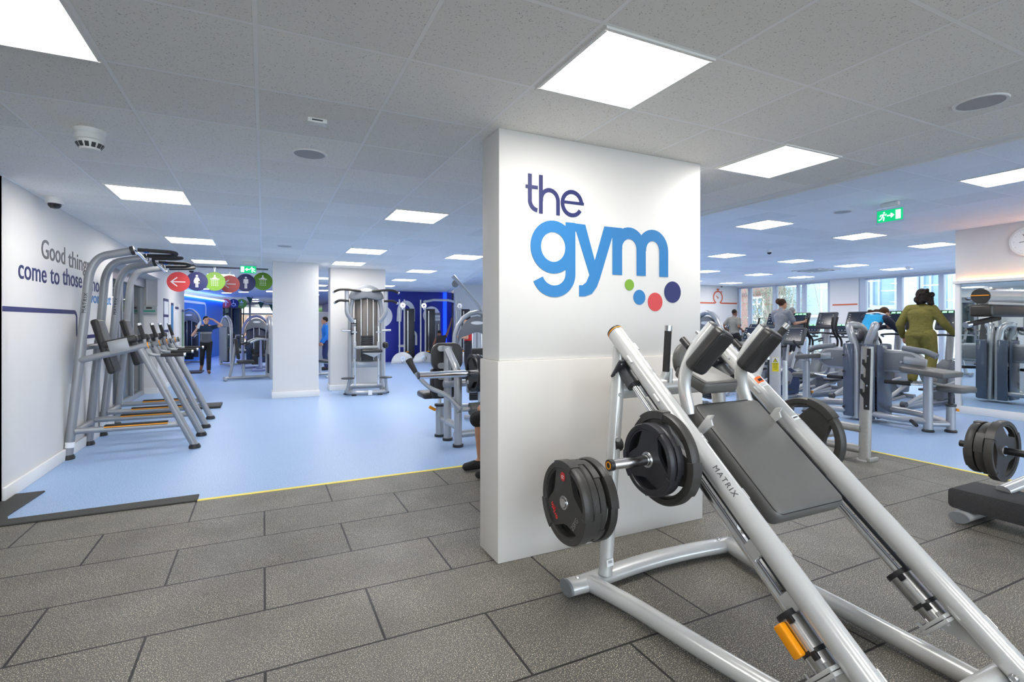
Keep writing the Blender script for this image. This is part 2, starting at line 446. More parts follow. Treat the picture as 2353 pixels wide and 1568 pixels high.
# left of the frame / behind the camera
slab('wall_near_left', -5.1, -5, -3, 5.7, 0, C1, WHITEW); slab('wall_near_back', -5, XL, 5.7, 5.8, 0, C1, WHITEW)
mb = MB()
for x in [-5 + 1.545 * k for k in range(12)]: mb.box((x, -3.05, 1.5), (.1, .12, 3.0))
for z, h in ((.06, .12), (2.72, .1), (2.95, .3)): mb.box((3.5, -3.05, z), (17, .12, h))
f = struct('window_fill_added', mb, DALU); mb = MB(); mb.box((3.5, -3.06, 1.4), (17, .012, 2.7)); mb.build('pane', GLASS, f)  # unseen glazing, added so sky light from behind fills the ceiling
# lobby at the far left: angled blue wall with a cove light, glass front
LA, LB = V((-3.0, 20.6, 0)), V((-1.75, 27.5, 0)); a, b = LA, LB; mb = MB(); ang = math.atan2(b.y - a.y, b.x - a.x)
mid = (a + b) / 2; rot = M.Rotation(ang, 3, 'Z')
mb.box((mid.x, mid.y, 1.25), ((b - a).length, .1, 2.5), rot); struct('wall_lobby', mb, mat('sky_blue_wall', s2l(48, 130, 220), .5))
mb = MB(); mb.box((-4.5, 20.6, 1.36), (3.2, .1, 2.72)); mb.box((-4.2, 17.3, 1.36), (4.0, .1, 2.72)); struct('wall_lobby_end', mb, WHITEW)
# back walls
slab('wall_back_blue', 3.6, 6.88, 19.8, 19.9, 0, C1, BLUEWALL); slab('wall_back_blue_return', 3.5, 3.6, 19.8, 36, 0, C1, BLUEWALL)
slab('wall_back_white', 6.88, 12.1, 19.5, 19.6, 0, C2, WHITEW)
slab('wall_back_step', 12, 12.1, 15.67, 19.5, 0, C2, WHITEW)
slab('wall_back_right', 12, 18.45, 15.57, 15.67, 0, C2, WHITEW)
# window walls
XW = 18.3
def y_at(u, X=XW):
    l = (u - CX) / FPX; sa, ca = math.sin(YAW), math.cos(YAW)
    return X * (ca - sa * l) / (sa + ca * l)
WZ0, WZ1 = .12, 3.0
def wframe(name, us, muls, pane_x=XW):
    """one bay of windows: frame mesh (structure) with the glass as a child"""
    ya, yb = y_at(us[0]), y_at(us[1]); mb = MB()
    ym, yl = max(ya, yb), min(ya, yb)
    mb.box((XW, (ym + yl) / 2, WZ1 - .03), (.12, ym - yl, .06)); mb.box((XW, (ym + yl) / 2, WZ0), (.14, ym - yl, .12))
    for u, w in muls: mb.box((XW, y_at(u), (WZ0 + WZ1) / 2), (.14, w, WZ1 - WZ0))
    f = struct(name, mb, DALU)
    mb = MB(); mb.box((XW + .02, (ym + yl) / 2, (WZ0 + WZ1) / 2), (.012, ym - yl - .02, WZ1 - WZ0 - .05)); mb.build('pane', GLASS, f)
wframe('window_1', (1697, 1912), ((1699, .08), (1724, .12), (1782, .15), (1835, .08), (1849, .12), (1909, .14)))
wframe('window_2', (1978, 2420), ((1984, .2), (2069, .15), (2165, .13), (2235, .13)))
slab('wall_right_pier', XW - .1, XW + .1, y_at(1977), y_at(1911), 0, C2, WHITEW)
slab('wall_right_top', XW - .1, XW + .15, 4, 15.6, WZ1, C2, WHITEW); slab('wall_right_sill', XW - .06, XW + .15, 4, 15.6, -.02, .12, WHITEW)
slab('wall_right_near', XW - .1, XW + .1, 3.9, y_at(2420), 0, C2, WHITEW)
slab('wall_right_south', 10.6, XW + .1, 3.8, 3.9, 0, C2, WHITEW)
# mirror wall
XM = 10.45
slab('wall_mirror', XM, XM + .25, -3, 4.52, 0, C2, WHITEW)
mb = MB(); mb.box((XM - .02, .77, .06), (.05, 7.54, .12), bev=.005); struct('baseboard_right', mb, WHITET)
mb = MB(); mb.box((XM - .045, .77, 2.17), (.1, 7.5, .05), bev=.004); mb.box((XM - .02, 4.475, 1.14), (.05, .07, 2.05), bev=.004)
struct('trim_7', mb, WHITET)
mb = MB(); mb.box((XM - .008, .74, 1.13), (.012, 7.4, 2.02)); mm = mb.build('wall_mirror_glass', MIRROR); mm['kind'] = 'structure'
mb = MB(); mb.box((XM - .02, .77, 2.203), (.015, 7.4, .012)); tag(mb.build('led_strip', LEDORANGE), 'thin glowing orange light strip on the ledge above the mirror', 'light strip')
# glass entrance front at the far end
mb = MB(); YF = 36
for x in [-8 + 1.45 * k for k in range(14)]: mb.box((x, YF, 1.36), (.12, .12, 2.72))
for z in (.06, 2.05, 2.68): mb.box((2, YF, z), (20, .1, .1))
f = struct('window_3', mb, DALU); mb = MB(); mb.box((2, YF + .02, 1.36), (20, .012, 2.6)); mb.build('pane', GLASS, f)
slab('wall_lobby_pier', -1.9, -1.2, YF - .5, YF - .1, 0, C1, mat('pale_blue_pier', s2l(190, 205, 235), .6))
for nm, a in (('wall_lobby_left', (-8.1, -8, 17, 46)), ('wall_far_right', (12, 12.1, 19.6, 46))): slab(nm, a[0], a[1], a[2], a[3], 0, C1, WHITEW)

# ================================================================ CEILING LIGHTS
def make_light(label, loc, group):
    t = thing('ceiling_light', label, 'ceiling light', loc, 0, group)
    w = .585; mb = MB()
    for sx, sy, a, b in ((0, 1, w + .03, .018), (0, -1, w + .03, .018), (1, 0, .018, w), (-1, 0, .018, w)):
        mb.box((sx * (w / 2 + .006), sy * (w / 2 + .006), -.004), (a, b, .012))
    mb.build('frame', WHITET, t, smooth=0)
    mb = MB(); mb.box((0, 0, -.003), (w, w, .006)); mb.build('diffuser', DIFF, t, smooth=0)
    return t
L0 = make_light('square ceiling light cut by the top left corner of the view', (-.98, 2.69, C1), 'square ceiling lights')
L0['label'] = 'large square ceiling light cut off at the top left corner'
def place(x, y, z, label, g='square ceiling lights'): dup(L0, (x, y, z), 0, label, g)
place(1.575, 2.035, C1, 'largest square ceiling light, in front of the lettered pillar')
place(3.51, 2.64, C1, 'square ceiling light just right of the lettered pillar top')
place(-.96, 5.9, C1, 'square ceiling light above the near pull-up frames at left')
place(1.575, 5.78, C1, 'square ceiling light just left of the lettered pillar')
place(-.96, 8.95, C1, 'second square ceiling light along the left wall side, beyond the nearest')
place(1.575, 8.95, C1, 'square ceiling light in front of the two white columns')
place(3.36, 8.95, C1, 'square ceiling light half hidden by the lettered pillar left edge')
place(-.96, 11.85, C1, 'third square ceiling light, above the hanging round signs')
place(1.575, 10.95, C1, 'square ceiling light above the far white column')
place(3.36, 11.85, C1, 'square ceiling light over the back blue wall lane, nearest there')
place(-.96, 15.0, C1, 'square ceiling light seen behind the hanging round signs')
for x, y in ((1.575, 14.9), (1.575, 17.8), (3.6, 14.5), (3.6, 17.1), (1.9, 20.5), (.4, 22), (1.9, 24)):
    place(x, y, C1, 'small far square ceiling light between the columns and the blue wall', 'far square ceiling lights')
for x in (-.98, 1.575, 3.51): place(x, -1.2, C1, 'unseen square fill light added behind the viewpoint', 'added fill lights behind the viewpoint')  # extra row of panels out of view, added as fill
for r, y in enumerate((2.62, 5.57, 8.5, 11.4, 14.3)):
    for k, x in enumerate((7.12, 9.6, 12.0, 14.3, 16.4)):
        nm = {(0, 0): 'square ceiling light at the right edge near the green exit sign', (1, 0): 'square ceiling light right of the lettered pillar under the raised ceiling',
              (1, 1): 'square ceiling light below the right exit sign', (1, 2): 'square ceiling light by the top of the mirror wall'}.get((r, k))
        place(x, y, C2, nm or 'square ceiling light over the cardio machines by the windows', 'square ceiling lights' if nm else 'lights over the cardio machines')

# ================================================================ CEILING FITTINGS
def speaker(loc, label):
    t = thing('ceiling_speaker', label, 'speaker', loc, 0, 'round ceiling speakers')
    mb = MB(); mb.lathe([(.105, -.001), (.105, -.006), (.118, -.008), (.122, 0), (.105, -.001)], seg=32); mb.build('rim', WHITEP, t)
    mb = MB(); mb.lathe([(0, -.004), (.105, -.004), (.105, 0)], seg=32); mb.build('grille', mat('speaker_grille', s2l(176, 176, 178), .7, 0, .1, 300), t)
sp0 = (.30, 3.98, C1)
speaker(sp0, 'round flush speaker in the ceiling left of the lettered pillar')
speaker((3.57, 1.43, C1), 'round flush speaker in the ceiling at upper right')
speaker((.31, 8.94, C1), 'small far round speaker above the first white column')
speaker((7.28, 4.45, C2), 'small round speaker in the raised ceiling near the exit sign')
t = thing('smoke_detector', 'white smoke detector hanging under the ceiling at left', 'smoke detector', (-.99, 4.1, C1))
mb = MB(); mb.lathe([(0, 0), (.082, 0), (.082, -.018), (.075, -.03), (.078, -.032), (.078, -.062), (.07, -.068), (0, -.068)], seg=28); mb.build('base', WHITEP, t)
mb = MB(); mb.lathe([(.066, -.066), (.068, -.085), (.05, -.125), (.035, -.13), (0, -.13)], seg=28)
mb.build('sensor_cap', WHITEP, t)
mb = MB()
for k in range(12): mb.box((.062 * math.cos(k * PI / 6), .062 * math.sin(k * PI / 6), -.1), (.008, .02, .03), M.Rotation(k * PI / 6, 3, 'Z') @ M.Rotation(.6, 3, 'Y'))
mb.build('vent_slots', DGREY, t)
t = thing('sensor_box', 'small white sensor box on the ceiling above the round speaker', 'sensor', (.29, 3.29, C1))
mb = MB(); mb.box((0, 0, -.014), (.11, .07, .028), bev=.006); mb.build('case', WHITEP, t)
mb = MB(); mb.box((.0, -.036, -.014), (.06, .003, .008)); mb.build('indicator', GREYPR, t)
def dome(loc, label, s=1):
    t = thing('security_camera', label, 'security camera', loc, 0, 'ceiling dome cameras')
    mb = MB(); mb.lathe([(0, 0), (.065 * s, 0), (.065 * s, -.05 * s), (.058 * s, -.056 * s), (0, -.056 * s)], seg=24); mb.build('housing', WHITEP, t)
    mb = MB(); mb.lathe([(.05 * s, -.052 * s), (.046 * s, -.075 * s), (.03 * s, -.095 * s), (0, -.102 * s)], seg=24); mb.build('dome', mat('dark_dome', (.02, .02, .025), .08), t)
dome((-1.83, 6.45, C1), 'white dome security camera above the left wall slogan', 1.1)
dome((-1.45, 13.5, C1), 'dome security camera above the round hanging signs')
dome((9.72, 7.48, C2), 'black dome camera under the raised ceiling right of the pillar', .9)
dome((17.0, 15.3, C2), 'small dome camera by the stopwatch wall corner', .9)
def running_man(mb, mt, s=1, flip=1):
    def T(p): return [(x * s * flip, y * s) for x, y in p]
    stroke(mb, T([(.0, .02), (.015, .05)]), .022 * s, mt); stroke(mb, T([(.0, .02), (.025, .0), (.015, -.045)]), .014 * s, mt)
    stroke(mb, T([(0, .02), (-.015, -.015), (-.05, -.03)]), .014 * s, mt); stroke(mb, T([(.015, .05), (.045, .035), (.055, .055)]), .01 * s, mt)
    stroke(mb, T([(.012, .05), (-.025, .045), (-.035, .02)]), .01 * s, mt)
    mb.prism([(x * s * flip, y * s) for x, y in circ(.012, 10, .025, .075)], .002, mt)
def exit_sign(loc, rz, flip, label, w=.3, h=.15, drop=.17):
    """hanging green running-man sign; local -y faces the viewer"""
    t = thing('exit_sign', label, 'exit sign', loc, rz)
    mb = MB(); mb.box((0, 0, -.03), (w * .7, .05, .05), bev=.008); mb.box((0, 0, -.005), (w * .5, .03, .02)); mb.build('lamp_housing', WHITEP, t)
    mb = MB(); mb.box((0, 0, -drop), (w + .02, .006, h + .05)); mb.build('clear_panel', GLASS, t, smooth=0)
    gm = emis('exit_green', s2l(0, 150, 90), .7); wm = emis('exit_white', (.9, 1, .95), .9)
    mb = MB(); mb.box((0, -.006, -drop), (w, .006, h)); mb.build('green_panel', gm, t, smooth=0)
    mt = frame((0, -.0095, -drop), (1, 0, 0), (0, 0, 1)); mb = MB()
    running_man(mb, mt @ M.Translation((-.085 * flip, -.02, 0)), .85, flip)
    stroke(mb, [(-.03 * flip, 0), (.04 * flip, 0)], .014, mt); stroke(mb, [(.015 * flip, .025), (.045 * flip, 0), (.015 * flip, -.025)], .014, mt)
    mb.box(mt @ V((.1 * flip, 0, .001)), (.055, .002, h * .75)); mb.build('pictogram', wm, t, smooth=0)
exit_sign((7.25, 3.83, C2), -PI / 2, 1, 'green and white exit sign under the raised ceiling at right, arrow pointing right', .3, .15)
exit_sign((-.27, 11.5, C1), 0, -1, 'green exit sign above the hanging round signs, arrow pointing left', .28, .14, .16)
for x, y, s, lb in ((-.75, 12.9, 1.7, 'long black slot air vent in the ceiling behind the exit sign'), (-1.75, 12.6, .9, 'short black slot air vent in the ceiling at the left wall')):
    mb = MB(); mb.box((x, y, C1 - .004), (s, .09, .008)); mb.box((x, y + .2, C1 - .004), (s, .05, .008)); tag(mb.build('slot_vent', BLACKP), lb, 'air vent')
t = thing('ceiling_air_unit', 'square white ceiling air unit with four dark slots near the windows', 'air conditioner', (14.6, 9.7, C2))
mb = MB(); mb.box((0, 0, -.012), (.9, .9, .024), bev=.006); mb.build('panel', WHITEP, t)
for k in range(4):
    a = k * PI / 2; mb = MB(); mb.box((.36 * math.cos(a), .36 * math.sin(a), -.025), (.07, .6, .006), M.Rotation(a, 3, 'Z')); mb.build('slot', BLACKP, t)
mb = MB(); mb.box((0, 0, -.026), (.46, .46, .006)); mb.build('intake_grille', GREYP, t)
mb = MB(); mb.lathe([(0, 0), (.06, 0), (.06, -.05), (.05, -.07), (0, -.07)], seg=20); o = tag(mb.build('motion_sensor', WHITEP), 'small white round detector on the ceiling before the right windows', 'detector'); o.location = (16.0, 8.0, C2)
# three round downlights in the lobby, plus deeper rows added to brighten it
for x, y in ((-1.9, 21.5), (-1.35, 24), (-.7, 23), (-2.4, 30), (-.4, 30), (1.8, 30), (-2.4, 33), (-.4, 33), (1.8, 33)):
    mb = MB(); mb.lathe([(0, -.006), (.16, -.006), (.18, 0)], seg=20); o = mb.build('downlight', DIFF); o.location = (x, y, C1)
    tag(o, 'small round downlight over the far lobby, deeper rows added as fill', 'downlight', 'lobby downlights')
a, b = LA, LB; mb = MB(); u = (b - a).normalized(); nn = V((u.y, -u.x, 0))
p, q = a + nn * .1, b + nn * .1
mb.tube([p + V((0, 0, 2.52)), q + V((0, 0, 2.52))], .035, seg=8); tag(mb.build('led_strip', LEDBLUE), 'bright blue light strip along the top of the far lobby wall', 'light strip')
# ================================================================ HACK SQUAT SLED (foreground)
XA, XBR, XCN = 1.885, 2.64, 2.265
S_, N_ = V((0, .767, .642)), V((0, -.642, .767))
def RP(x, Y, off=0): return V((x, Y, 1.434 - .836 * (2.475 - Y))) + N_ * off
hack = thing('hack_squat_machine', 'large silver incline squat sled with black pads in front of the lettered pillar', 'exercise machine', (2.26, 1.65, 0), 0, None, True)
RA, RB = .047, .051
def rail_pt(x, Y, a, off=0):
    """point on the rail skin; a=0 faces -x, a=90 faces up along N_, a=180 faces +x"""
    a = R(a); return RP(x, Y) + V((-1, 0, 0)) * math.cos(a) * (RA + off) + N_ * math.sin(a) * (RB + off)
def rail_patch(mb, x, Y0, Y1, a0, a1, off=.0008, n=8):
    q = [[mb.bm.verts.new(rail_pt(x, y, a0 + (a1 - a0) * k / n, off)) for k in range(n + 1)] for y in (Y0, Y1)]
    for k in range(n): mb.bm.faces.new((q[0][k], q[0][k + 1], q[1][k + 1], q[1][k]))
    return mb
ORL = mat('orange_warning_label', s2l(240, 110, 50), .5)
for side, x in (('left', XA), ('right', XBR)):
    mb = MB(); mb.tube([RP(x, 2.475), RP(x, .80)], RA, 28, rb=RB, up=N_)
    for Y, a in ((2.36, 140), (2.30, 10), (2.08, 5), (1.86, 150), (1.62, 150), (1.42, 150), (1.06, 145)):
        p = rail_pt(x, Y, a, .0); mb.tube([p - S_ * .026, p + S_ * .026], .008, 8)
    rl = mb.build('rail', SILVER, hack)
    mb = MB(); mb.tube([RP(x, 2.474), RP(x, 2.492)], RA * .98, 28, rb=RB * .98, up=N_); mb.build('end_cap', BLACKP, rl)
    mb = MB(); mb.tube([RP(x, 2.479), RP(x, 2.483)], RA * 1.01, 28, rb=RB * 1.01, up=N_); mb.build('orange_ring', ORANGE, rl)
    lab = ((2.06, 128, 170), (1.215, 128, 170)) if side == 'left' else ((2.13, 40, 92),)
    for Y, a0, a1 in lab:
        mb = MB(); rail_patch(mb, x, Y, Y - .034, a0, a1); wl = mb.build('warning_label', ORL, rl, label='orange and white warning sticker')
        mb = MB(); rail_patch(mb, x, Y - .0345, Y - .056, a0, a1); mb.build('label_text_area', WHITEPR, wl)
        mb = MB()
        for k in range(3): rail_patch(mb, x, Y - .039 - k * .005, Y - .0405 - k * .005, a0 + 4, a1 - 6, .0012)
        rail_patch(mb, x, Y - .012, Y - .026, a0 + 14, a1 - 5, .0012); mb.build('label_print', BLACKPR, wl)
    for Y, a0, a1 in (((1.86, 105, 150),) if side == 'left' else ((1.90, 50, 100),)):
        mb = MB(); rail_patch(mb, x, Y, Y - .022, a0, a1); st = mb.build('white_sticker', WHITEPR, rl)
        mb = MB(); rail_patch(mb, x, Y - .007, Y - .013, a0 + 5, a1 - 10, .0012); mb.build('sticker_print', GREYPR, st)
    Yq, aq = (1.09, 140) if side == 'left' else (1.18, 120)
    mb = MB(); rail_patch(mb, x, Yq, Yq - .022, aq, aq + 18); mb.build('yellow_mark', YELLOW, rl)
    if side == 'left':
        c = math.cos(R(48)); s = math.sin(R(48)); nn = V((-1, 0, 0)) * c + N_ * s; up = nn.cross(-S_)
        p = RP(x, 1.675) + V((-1, 0, 0)) * c * RA + N_ * s * RB + nn * .0006
        mb = MB(); mb.add_mesh(text_mesh('MATRIX', .034, .0005, 1.12, space=1.22), frame(p, -S_, up)); mb.build('lettering', GREYPR, rl, smooth=0)
    # guide rods, top bracket, damper
    mb = MB(); mb.cyl(RP(x, 2.30, -.118), RP(x, 1.12, -.118), .0195, seg=20); mb.build('guide_rod', CHROME, hack)
    mb = MB(); mb.cyl(RP(x + .03, 2.30, -.092), RP(x + .03, 1.2, -.092), .010, seg=12); mb.build('rear_rod', DGREY, hack)
    mb = MB(); mb.tube([RP(x, 2.325, -.115), RP(x, 2.235, -.115)], .042, 20); mb.box(RP(x - .01, 2.33, -.1), (.12, .014, .13), M.Rotation(math.atan2(.642, .767), 3, 'X'), bev=.004)
    br = mb.build('top_bracket', DGREY, hack)
    for dx, dn in ((-.05, -.15), (.03, -.15), (-.05, -.055)):
        mb = MB(); mb.cyl(RP(x + dx, 2.318, dn), RP(x + dx, 2.337, dn), .009, seg=6); mb.build('bolt', STEEL, br)
    Y0, Y1 = 1.275, 1.128
    mb = MB(); mb.tube([RP(x, Y0, -.122), RP(x, Y1, -.122)], .052, 28); dm = mb.build('damper_sleeve', STEEL, hack)
    mb = MB(); mb.tube([RP(x, Y0 + .012, -.122), RP(x, Y0 - .004, -.122)], .0545, 28); mb.tube([RP(x, Y1 + .053, -.122), RP(x, Y1 + .041, -.122)], .0538, 28); mb.build('black_ring', BLACKP, dm)
    mb = MB()
    for q in (0, 1): mb.box(RP(x - .005, Y1 - .006 - q * .013, -.115), (.135, .0145, .14), M.Rotation(math.atan2(.642, .767), 3, 'X'), bev=.003)
    fl = mb.build('flange', SILVER, dm)
    for dx, dn in ((-.06, -.172), (.05, -.172), (-.06, -.06), (.05, -.06)):
        mb = MB(); mb.cyl(RP(x + dx, Y1 + .012, dn), RP(x + dx, Y1 - .032, dn), .0085, seg=6); mb.build('bolt', CHROME, fl)
    mb = MB(); q = [RP(0, Y1 - .022, -.14), RP(0, Y1 - .022, -.045), RP(0, Y1 - .15, -.045)]
    mb.prism([(p.y, p.z) for p in q], .008, frame((x - .004, 0, 0), (0, 1, 0), (0, 0, 1))); mb.build('gusset', SILVER, dm)
    if side == 'left':
        mb = MB(); c = RP(x - .070, 1.222, -.138); mb.box(c, (.034, .12, .046), M.Rotation(math.atan2(.642, .767), 3, 'X'), bev=.008, seg=3)
        mb.build('stop_lever', ORANGE, dm, label='orange plastic stop lever')
    mb = MB(); mb.box(RP(x - .046, 1.213, -.092), (.012, .1, .018), M.Rotation(math.atan2(.642, .767), 3, 'X'), bev=.003); sl = mb.build('slide_latch', SILVER, dm)
    for q in (.05, -.05):
        mb = MB(); mb.box(RP(x - .047, 1.213 + q, -.092), (.016, .026, .026), M.Rotation(math.atan2(.642, .767), 3, 'X'), bev=.003); mb.build('latch_clip', BLACKP, sl)
    for Y in ((1.47, 1.30) if side == 'left' else ()):
        mb = MB(); mb.box(RP(x - .004, Y, -.076), (.035, .075, .06), M.Rotation(math.atan2(.642, .767), 3, 'X'), bev=.008); mb.build('rod_tab', SILVER, hack)
# uprights
for side, b0, t0, in (('left', (1.725, 2.365, .09), (XA - .0, 2.44, 1.36)), ('right', (2.79, 2.40, .09), (XBR + .0, 2.46, 1.37))):
    mb = MB(); mb.tube([b0, t0], .036, 20, rb=.042, up=(0, 1, 0)); up_ = mb.build('upright', SILVER, hack)
    if side == 'left':
        d = V(t0) - V(b0)
        for f in (.91, .785, .59, .475):
            p = V(b0) + d * f + V((-.008, -.041, 0)); mb = MB(); mb.lathe([(.006, .001), (.0085, .003), (.011, .003), (.0125, 0)], p, (-.2, -1, 0), 18); mb.build('hole_plug', SILVER, up_)
        p = V(b0) + d * .02 + V((0, -.0425, .055)); mb = MB(); mb.box(p, (.045, .002, .04), M.Rotation(-.1, 3, 'Y')); st = mb.build('barcode_sticker', WHITEPR, up_)
        mb = MB()
        for k in range(7): mb.box(p + V((-.012 + k * .004, -.0012, .006)), (.002 if k % 2 else .0012, .001, .016), M.Rotation(-.1, 3, 'Y'))
        mb.build('bars', BLACKPR, st)
    else:
        p = V(b0) + V((-.01, -.043, .12)); mb = MB(); mb.box(p, (.045, .002, .11)); mb.build('white_sticker', WHITEPR, up_)
# base frame
mb = MB(); mb.tube([(1.63, 2.37, .058), (1.69, 2.12, .058), (1.775, 1.5, .055), (1.89, .86, .05)], .043, 20, fil=.25, n=6, rb=.045); mb.build('base_tube', SILVER, hack)
mb = MB(); mb.tube([(2.715, 2.39, .058), (2.655, 2.1, .058), (2.63, 1.5, .055), (2.585, .86, .05)], .043, 20, fil=.25, n=6, rb=.045); mb.build('base_tube', SILVER, hack)
mb = MB(); P = [(1.50 + 1.40 * k / 14, 2.395 + .055 * math.sin(PI * min(1, max(0, (k - 1) / 12))), .052) for k in range(15)]
mb.tube(P, .062, 22, rb=.042, up=(0, 0, 1)); cb = mb.build('rear_crossbar', SILVER, hack)
for x, sx in ((1.5, -1), (2.9, 1)):
    mb = MB(); mb.tube([(x, 2.395, .052), (x + sx * .016, 2.395, .052)], .0625, 22, rb=.0425); mb.build('end_cap', GREYP, cb)
for x, y, z in ((1.56, 2.395, .094), (1.605, 2.345, .06), (2.66, 2.42, .096), (2.69, 2.36, .06)):
    mb = MB(); mb.lathe([(.013, 0), (.012, .004), (.006, .009), (0, .009)], (x, y, z), (0, -.3 if z > .08 else -1, 1 if z > .08 else 0), 14); mb.build('bolt', STEEL, cb)
mb = MB(); mb.tube([(1.84, 1.0, .08), (2.70, 1.0, .08)], .046, 20, rb=.05); mb.build('front_crossbar', SILVER, hack)
mb = MB(); mb.lathe([(.016, 0), (.014, .006), (.008, .012), (0, .012)], RP(XBR - .05, .93, -.01), (-1, -.3, .3), 14); mb.build('bolt', STEEL, hack)
mb = MB(); mb.tube([(1.83, 2.43, 1.105), (2.68, 2.44, 1.105)], .036, 20, rb=.05); mb.build('upper_crossbeam', SILVER, hack)
mb = MB(); mb.tube([(1.80, 2.40, .80), (1.85, 2.40, .80)], .04, 20); mb.build('rubber_stop', RUBBER, hack)
mb = MB(); mb.tube([(1.45, 2.37, .53), (1.79, 2.375, .53)], .0245, 20); mb.build('storage_peg', CHROME, hack)
# lock handles
for pts, in (([(2.005, 2.21, 1.19), (2.015, 2.20, 1.215), (2.02, 2.185, 1.485)],), ([(2.655, 2.14, 1.15), (2.68, 2.10, 1.33), (2.763, 2.0, 1.49)],)):
    a, b, c = (V(p) for p in pts); k = c - (c - b).normalized() * .03
    mb = MB(); mb.tube([b, k], .0195, 18); hd = mb.build('lock_handle', GRIP, hack)
    mb = MB(); mb.tube([k, c], .0205, 18); mb.build('silver_tip', STEEL, hd)
    mb = MB(); mb.tube([a, b, b + (c - b) * .05], .024, 14); mb.tube([b + V((.03, 0, -.05)), b + V((.03, 0, .03))], .015, 10); mb.build('handle_socket', SILVER, hd)
# ---- sliding carriage
car = MB(); 
for x in (XA, XBR):
    car.tube([RP(x, 2.05, -.118), RP(x, 1.80, -.118)], .036, 22)
car.tube([RP(XA, 1.90, -.115), RP(XBR, 1.90, -.115)], .03, 16); car.tube([RP(XA + .1, 2.02, -.09), RP(XBR - .1, 2.02, -.09)], .026, 14)
for x in (2.12, 2.41): car.box(RP(x, 1.80, -.075), (.05, .52, .04), M.Rotation(math.atan2(.642, .767), 3, 'X'), bev=.008)
cg = car.build('carriage', SILVER, hack)
for x in (XA, XBR):
    mb = MB(); mb.tube([RP(x, 1.805, -.118), RP(x, 1.782, -.118)], .0395, 22); mb.build('bearing_ring', BLACKP, cg)
for x0, x1, sx in ((1.84, 1.45, -1), (2.69, 3.07, 1)):
    c = RP(0, 1.865, -.105)
    mb = MB(); mb.tube([(x0, c.y, c.z), (x1, c.y, c.z)], .0245, 22); pg = mb.build('weight_peg', CHROME, cg)
    mb = MB(); mb.tube([(x1, c.y, c.z), (x1 + sx * .022, c.y, c.z)], .0262, 22); ec = mb.build('end_cap', BLACKP, pg)
    mb = MB(); mb.tube([(x0, c.y, c.z), (x0 + sx * .06, c.y, c.z)], .05, 20); mb.build('hub_collar', SILVER, pg)
    mb = MB(); mb.lathe([(.0135, .001), (.0135, .003), (.018, .003), (.018, .001)], (x1 + sx * .021, c.y, c.z), (sx, 0, 0), 22); mb.build('orange_ring', ORANGE, pg)
PEG = RP(0, 1.865, -.105)
# hooks hanging from the carriage tube over the rails
for x, sx in ((2.0, 1), (2.5, -1)):
    mb = MB(); q = [(0, 0), (.0, .10), (.025, .13), (.03, .10), (.055, .085), (.045, .03), (.03, -.06), (.015, -.11)]
    mb.prism(q, .012, frame(RP(x, 1.93, -.02), (0, -.767, -.642), N_), bev=.003); mb.build('safety_hook', SILVER, cg)
# back pad
o = RP(XCN, 1.757, 0) + V((0, 0, .035)) - N_ * .048
def pad(name, o, size, xa, ya, bev, m, par, piping=True, label=None):
    mt = frame(o, xa, ya); mb = MB(); mb.box(o, size, mt.to_3x3(), bev=bev, seg=5); p = mb.build(name, m, par, label=label)
    if piping:
        mb = MB(); w, h, t = size; pts = [mt @ V((x, y, t / 2 - bev * .28)) for x, y in rrect(w - bev * .55, h - bev * .55, bev * 1.0, 5)]
        mb.tube(pts, .0022, 6, closed=True); mb.build('piping', BLACKP, p)
    return p
pad('back_pad', o, (.49, .665, .098), (1, 0, 0), S_, .038, VINYLG, hack)
# head pad, lying flatter
hd_t = V((0, math.cos(R(20)), math.sin(R(20))))
pad('head_pad', V((2.24, 2.125, 1.185)), (.26, .24, .075), (1, 0, 0), hd_t, .026, VINYLG, hack)
for tube_, sx in (([(2.02, 2.03, 1.02), (2.0, 2.06, 1.19), (2.022, 2.01, 1.352), (2.077, 1.92, 1.487)], 1), ([(2.46, 2.03, 1.04), (2.425, 2.06, 1.19), (2.412, 2.01, 1.337), (2.457, 1.92, 1.474)], -1)):
    mb = MB(); mb.tube(tube_, .030, 20, fil=.09, n=6, rb=.036, up=(0, 1, 0)); tb = mb.build('shoulder_tube', SILVER, hack)
    a, b = V(tube_[2]), V(tube_[3]); t = (b - a).normalized()
    mb = MB(); mb.lathe([(.031, 0), (.029, .006), (.018, .012), (0, .014)], b, t, 20); mb.build('end_cap', DGREY, tb)
    xa = (V((1, -.15, 0)) - t * V((1, -.15, 0)).dot(t)).normalized(); yy = t.cross(xa)     # yy points along the slope
    if yy.dot(S_) > 0: yy = -yy
    o = a.lerp(b, .50) + yy * .060 + xa * (.028 if sx > 0 else .008) - t * .03
    pad('shoulder_pad', o, (.11, .262, .08), xa, t, .026, VINYL, hack)
    c = a.lerp(b, .02) - yy * .055
    mb = MB(); mb.tube([c + S_ * .045, c - S_ * .02], .019, 16); mb.build('pivot_roller', BLACKP, tb)
    mb = MB(); mb.cyl(a.lerp(b, .5) - yy * .03, a.lerp(b, .5) - yy * .06, .009, seg=6); mb.build('bolt', STEEL, tb)
mb = MB(); mb.ell((2.19, 2.24, 1.285), (.085, .035, .10)); mb.build('rear_bumper', VINYLG, hack)

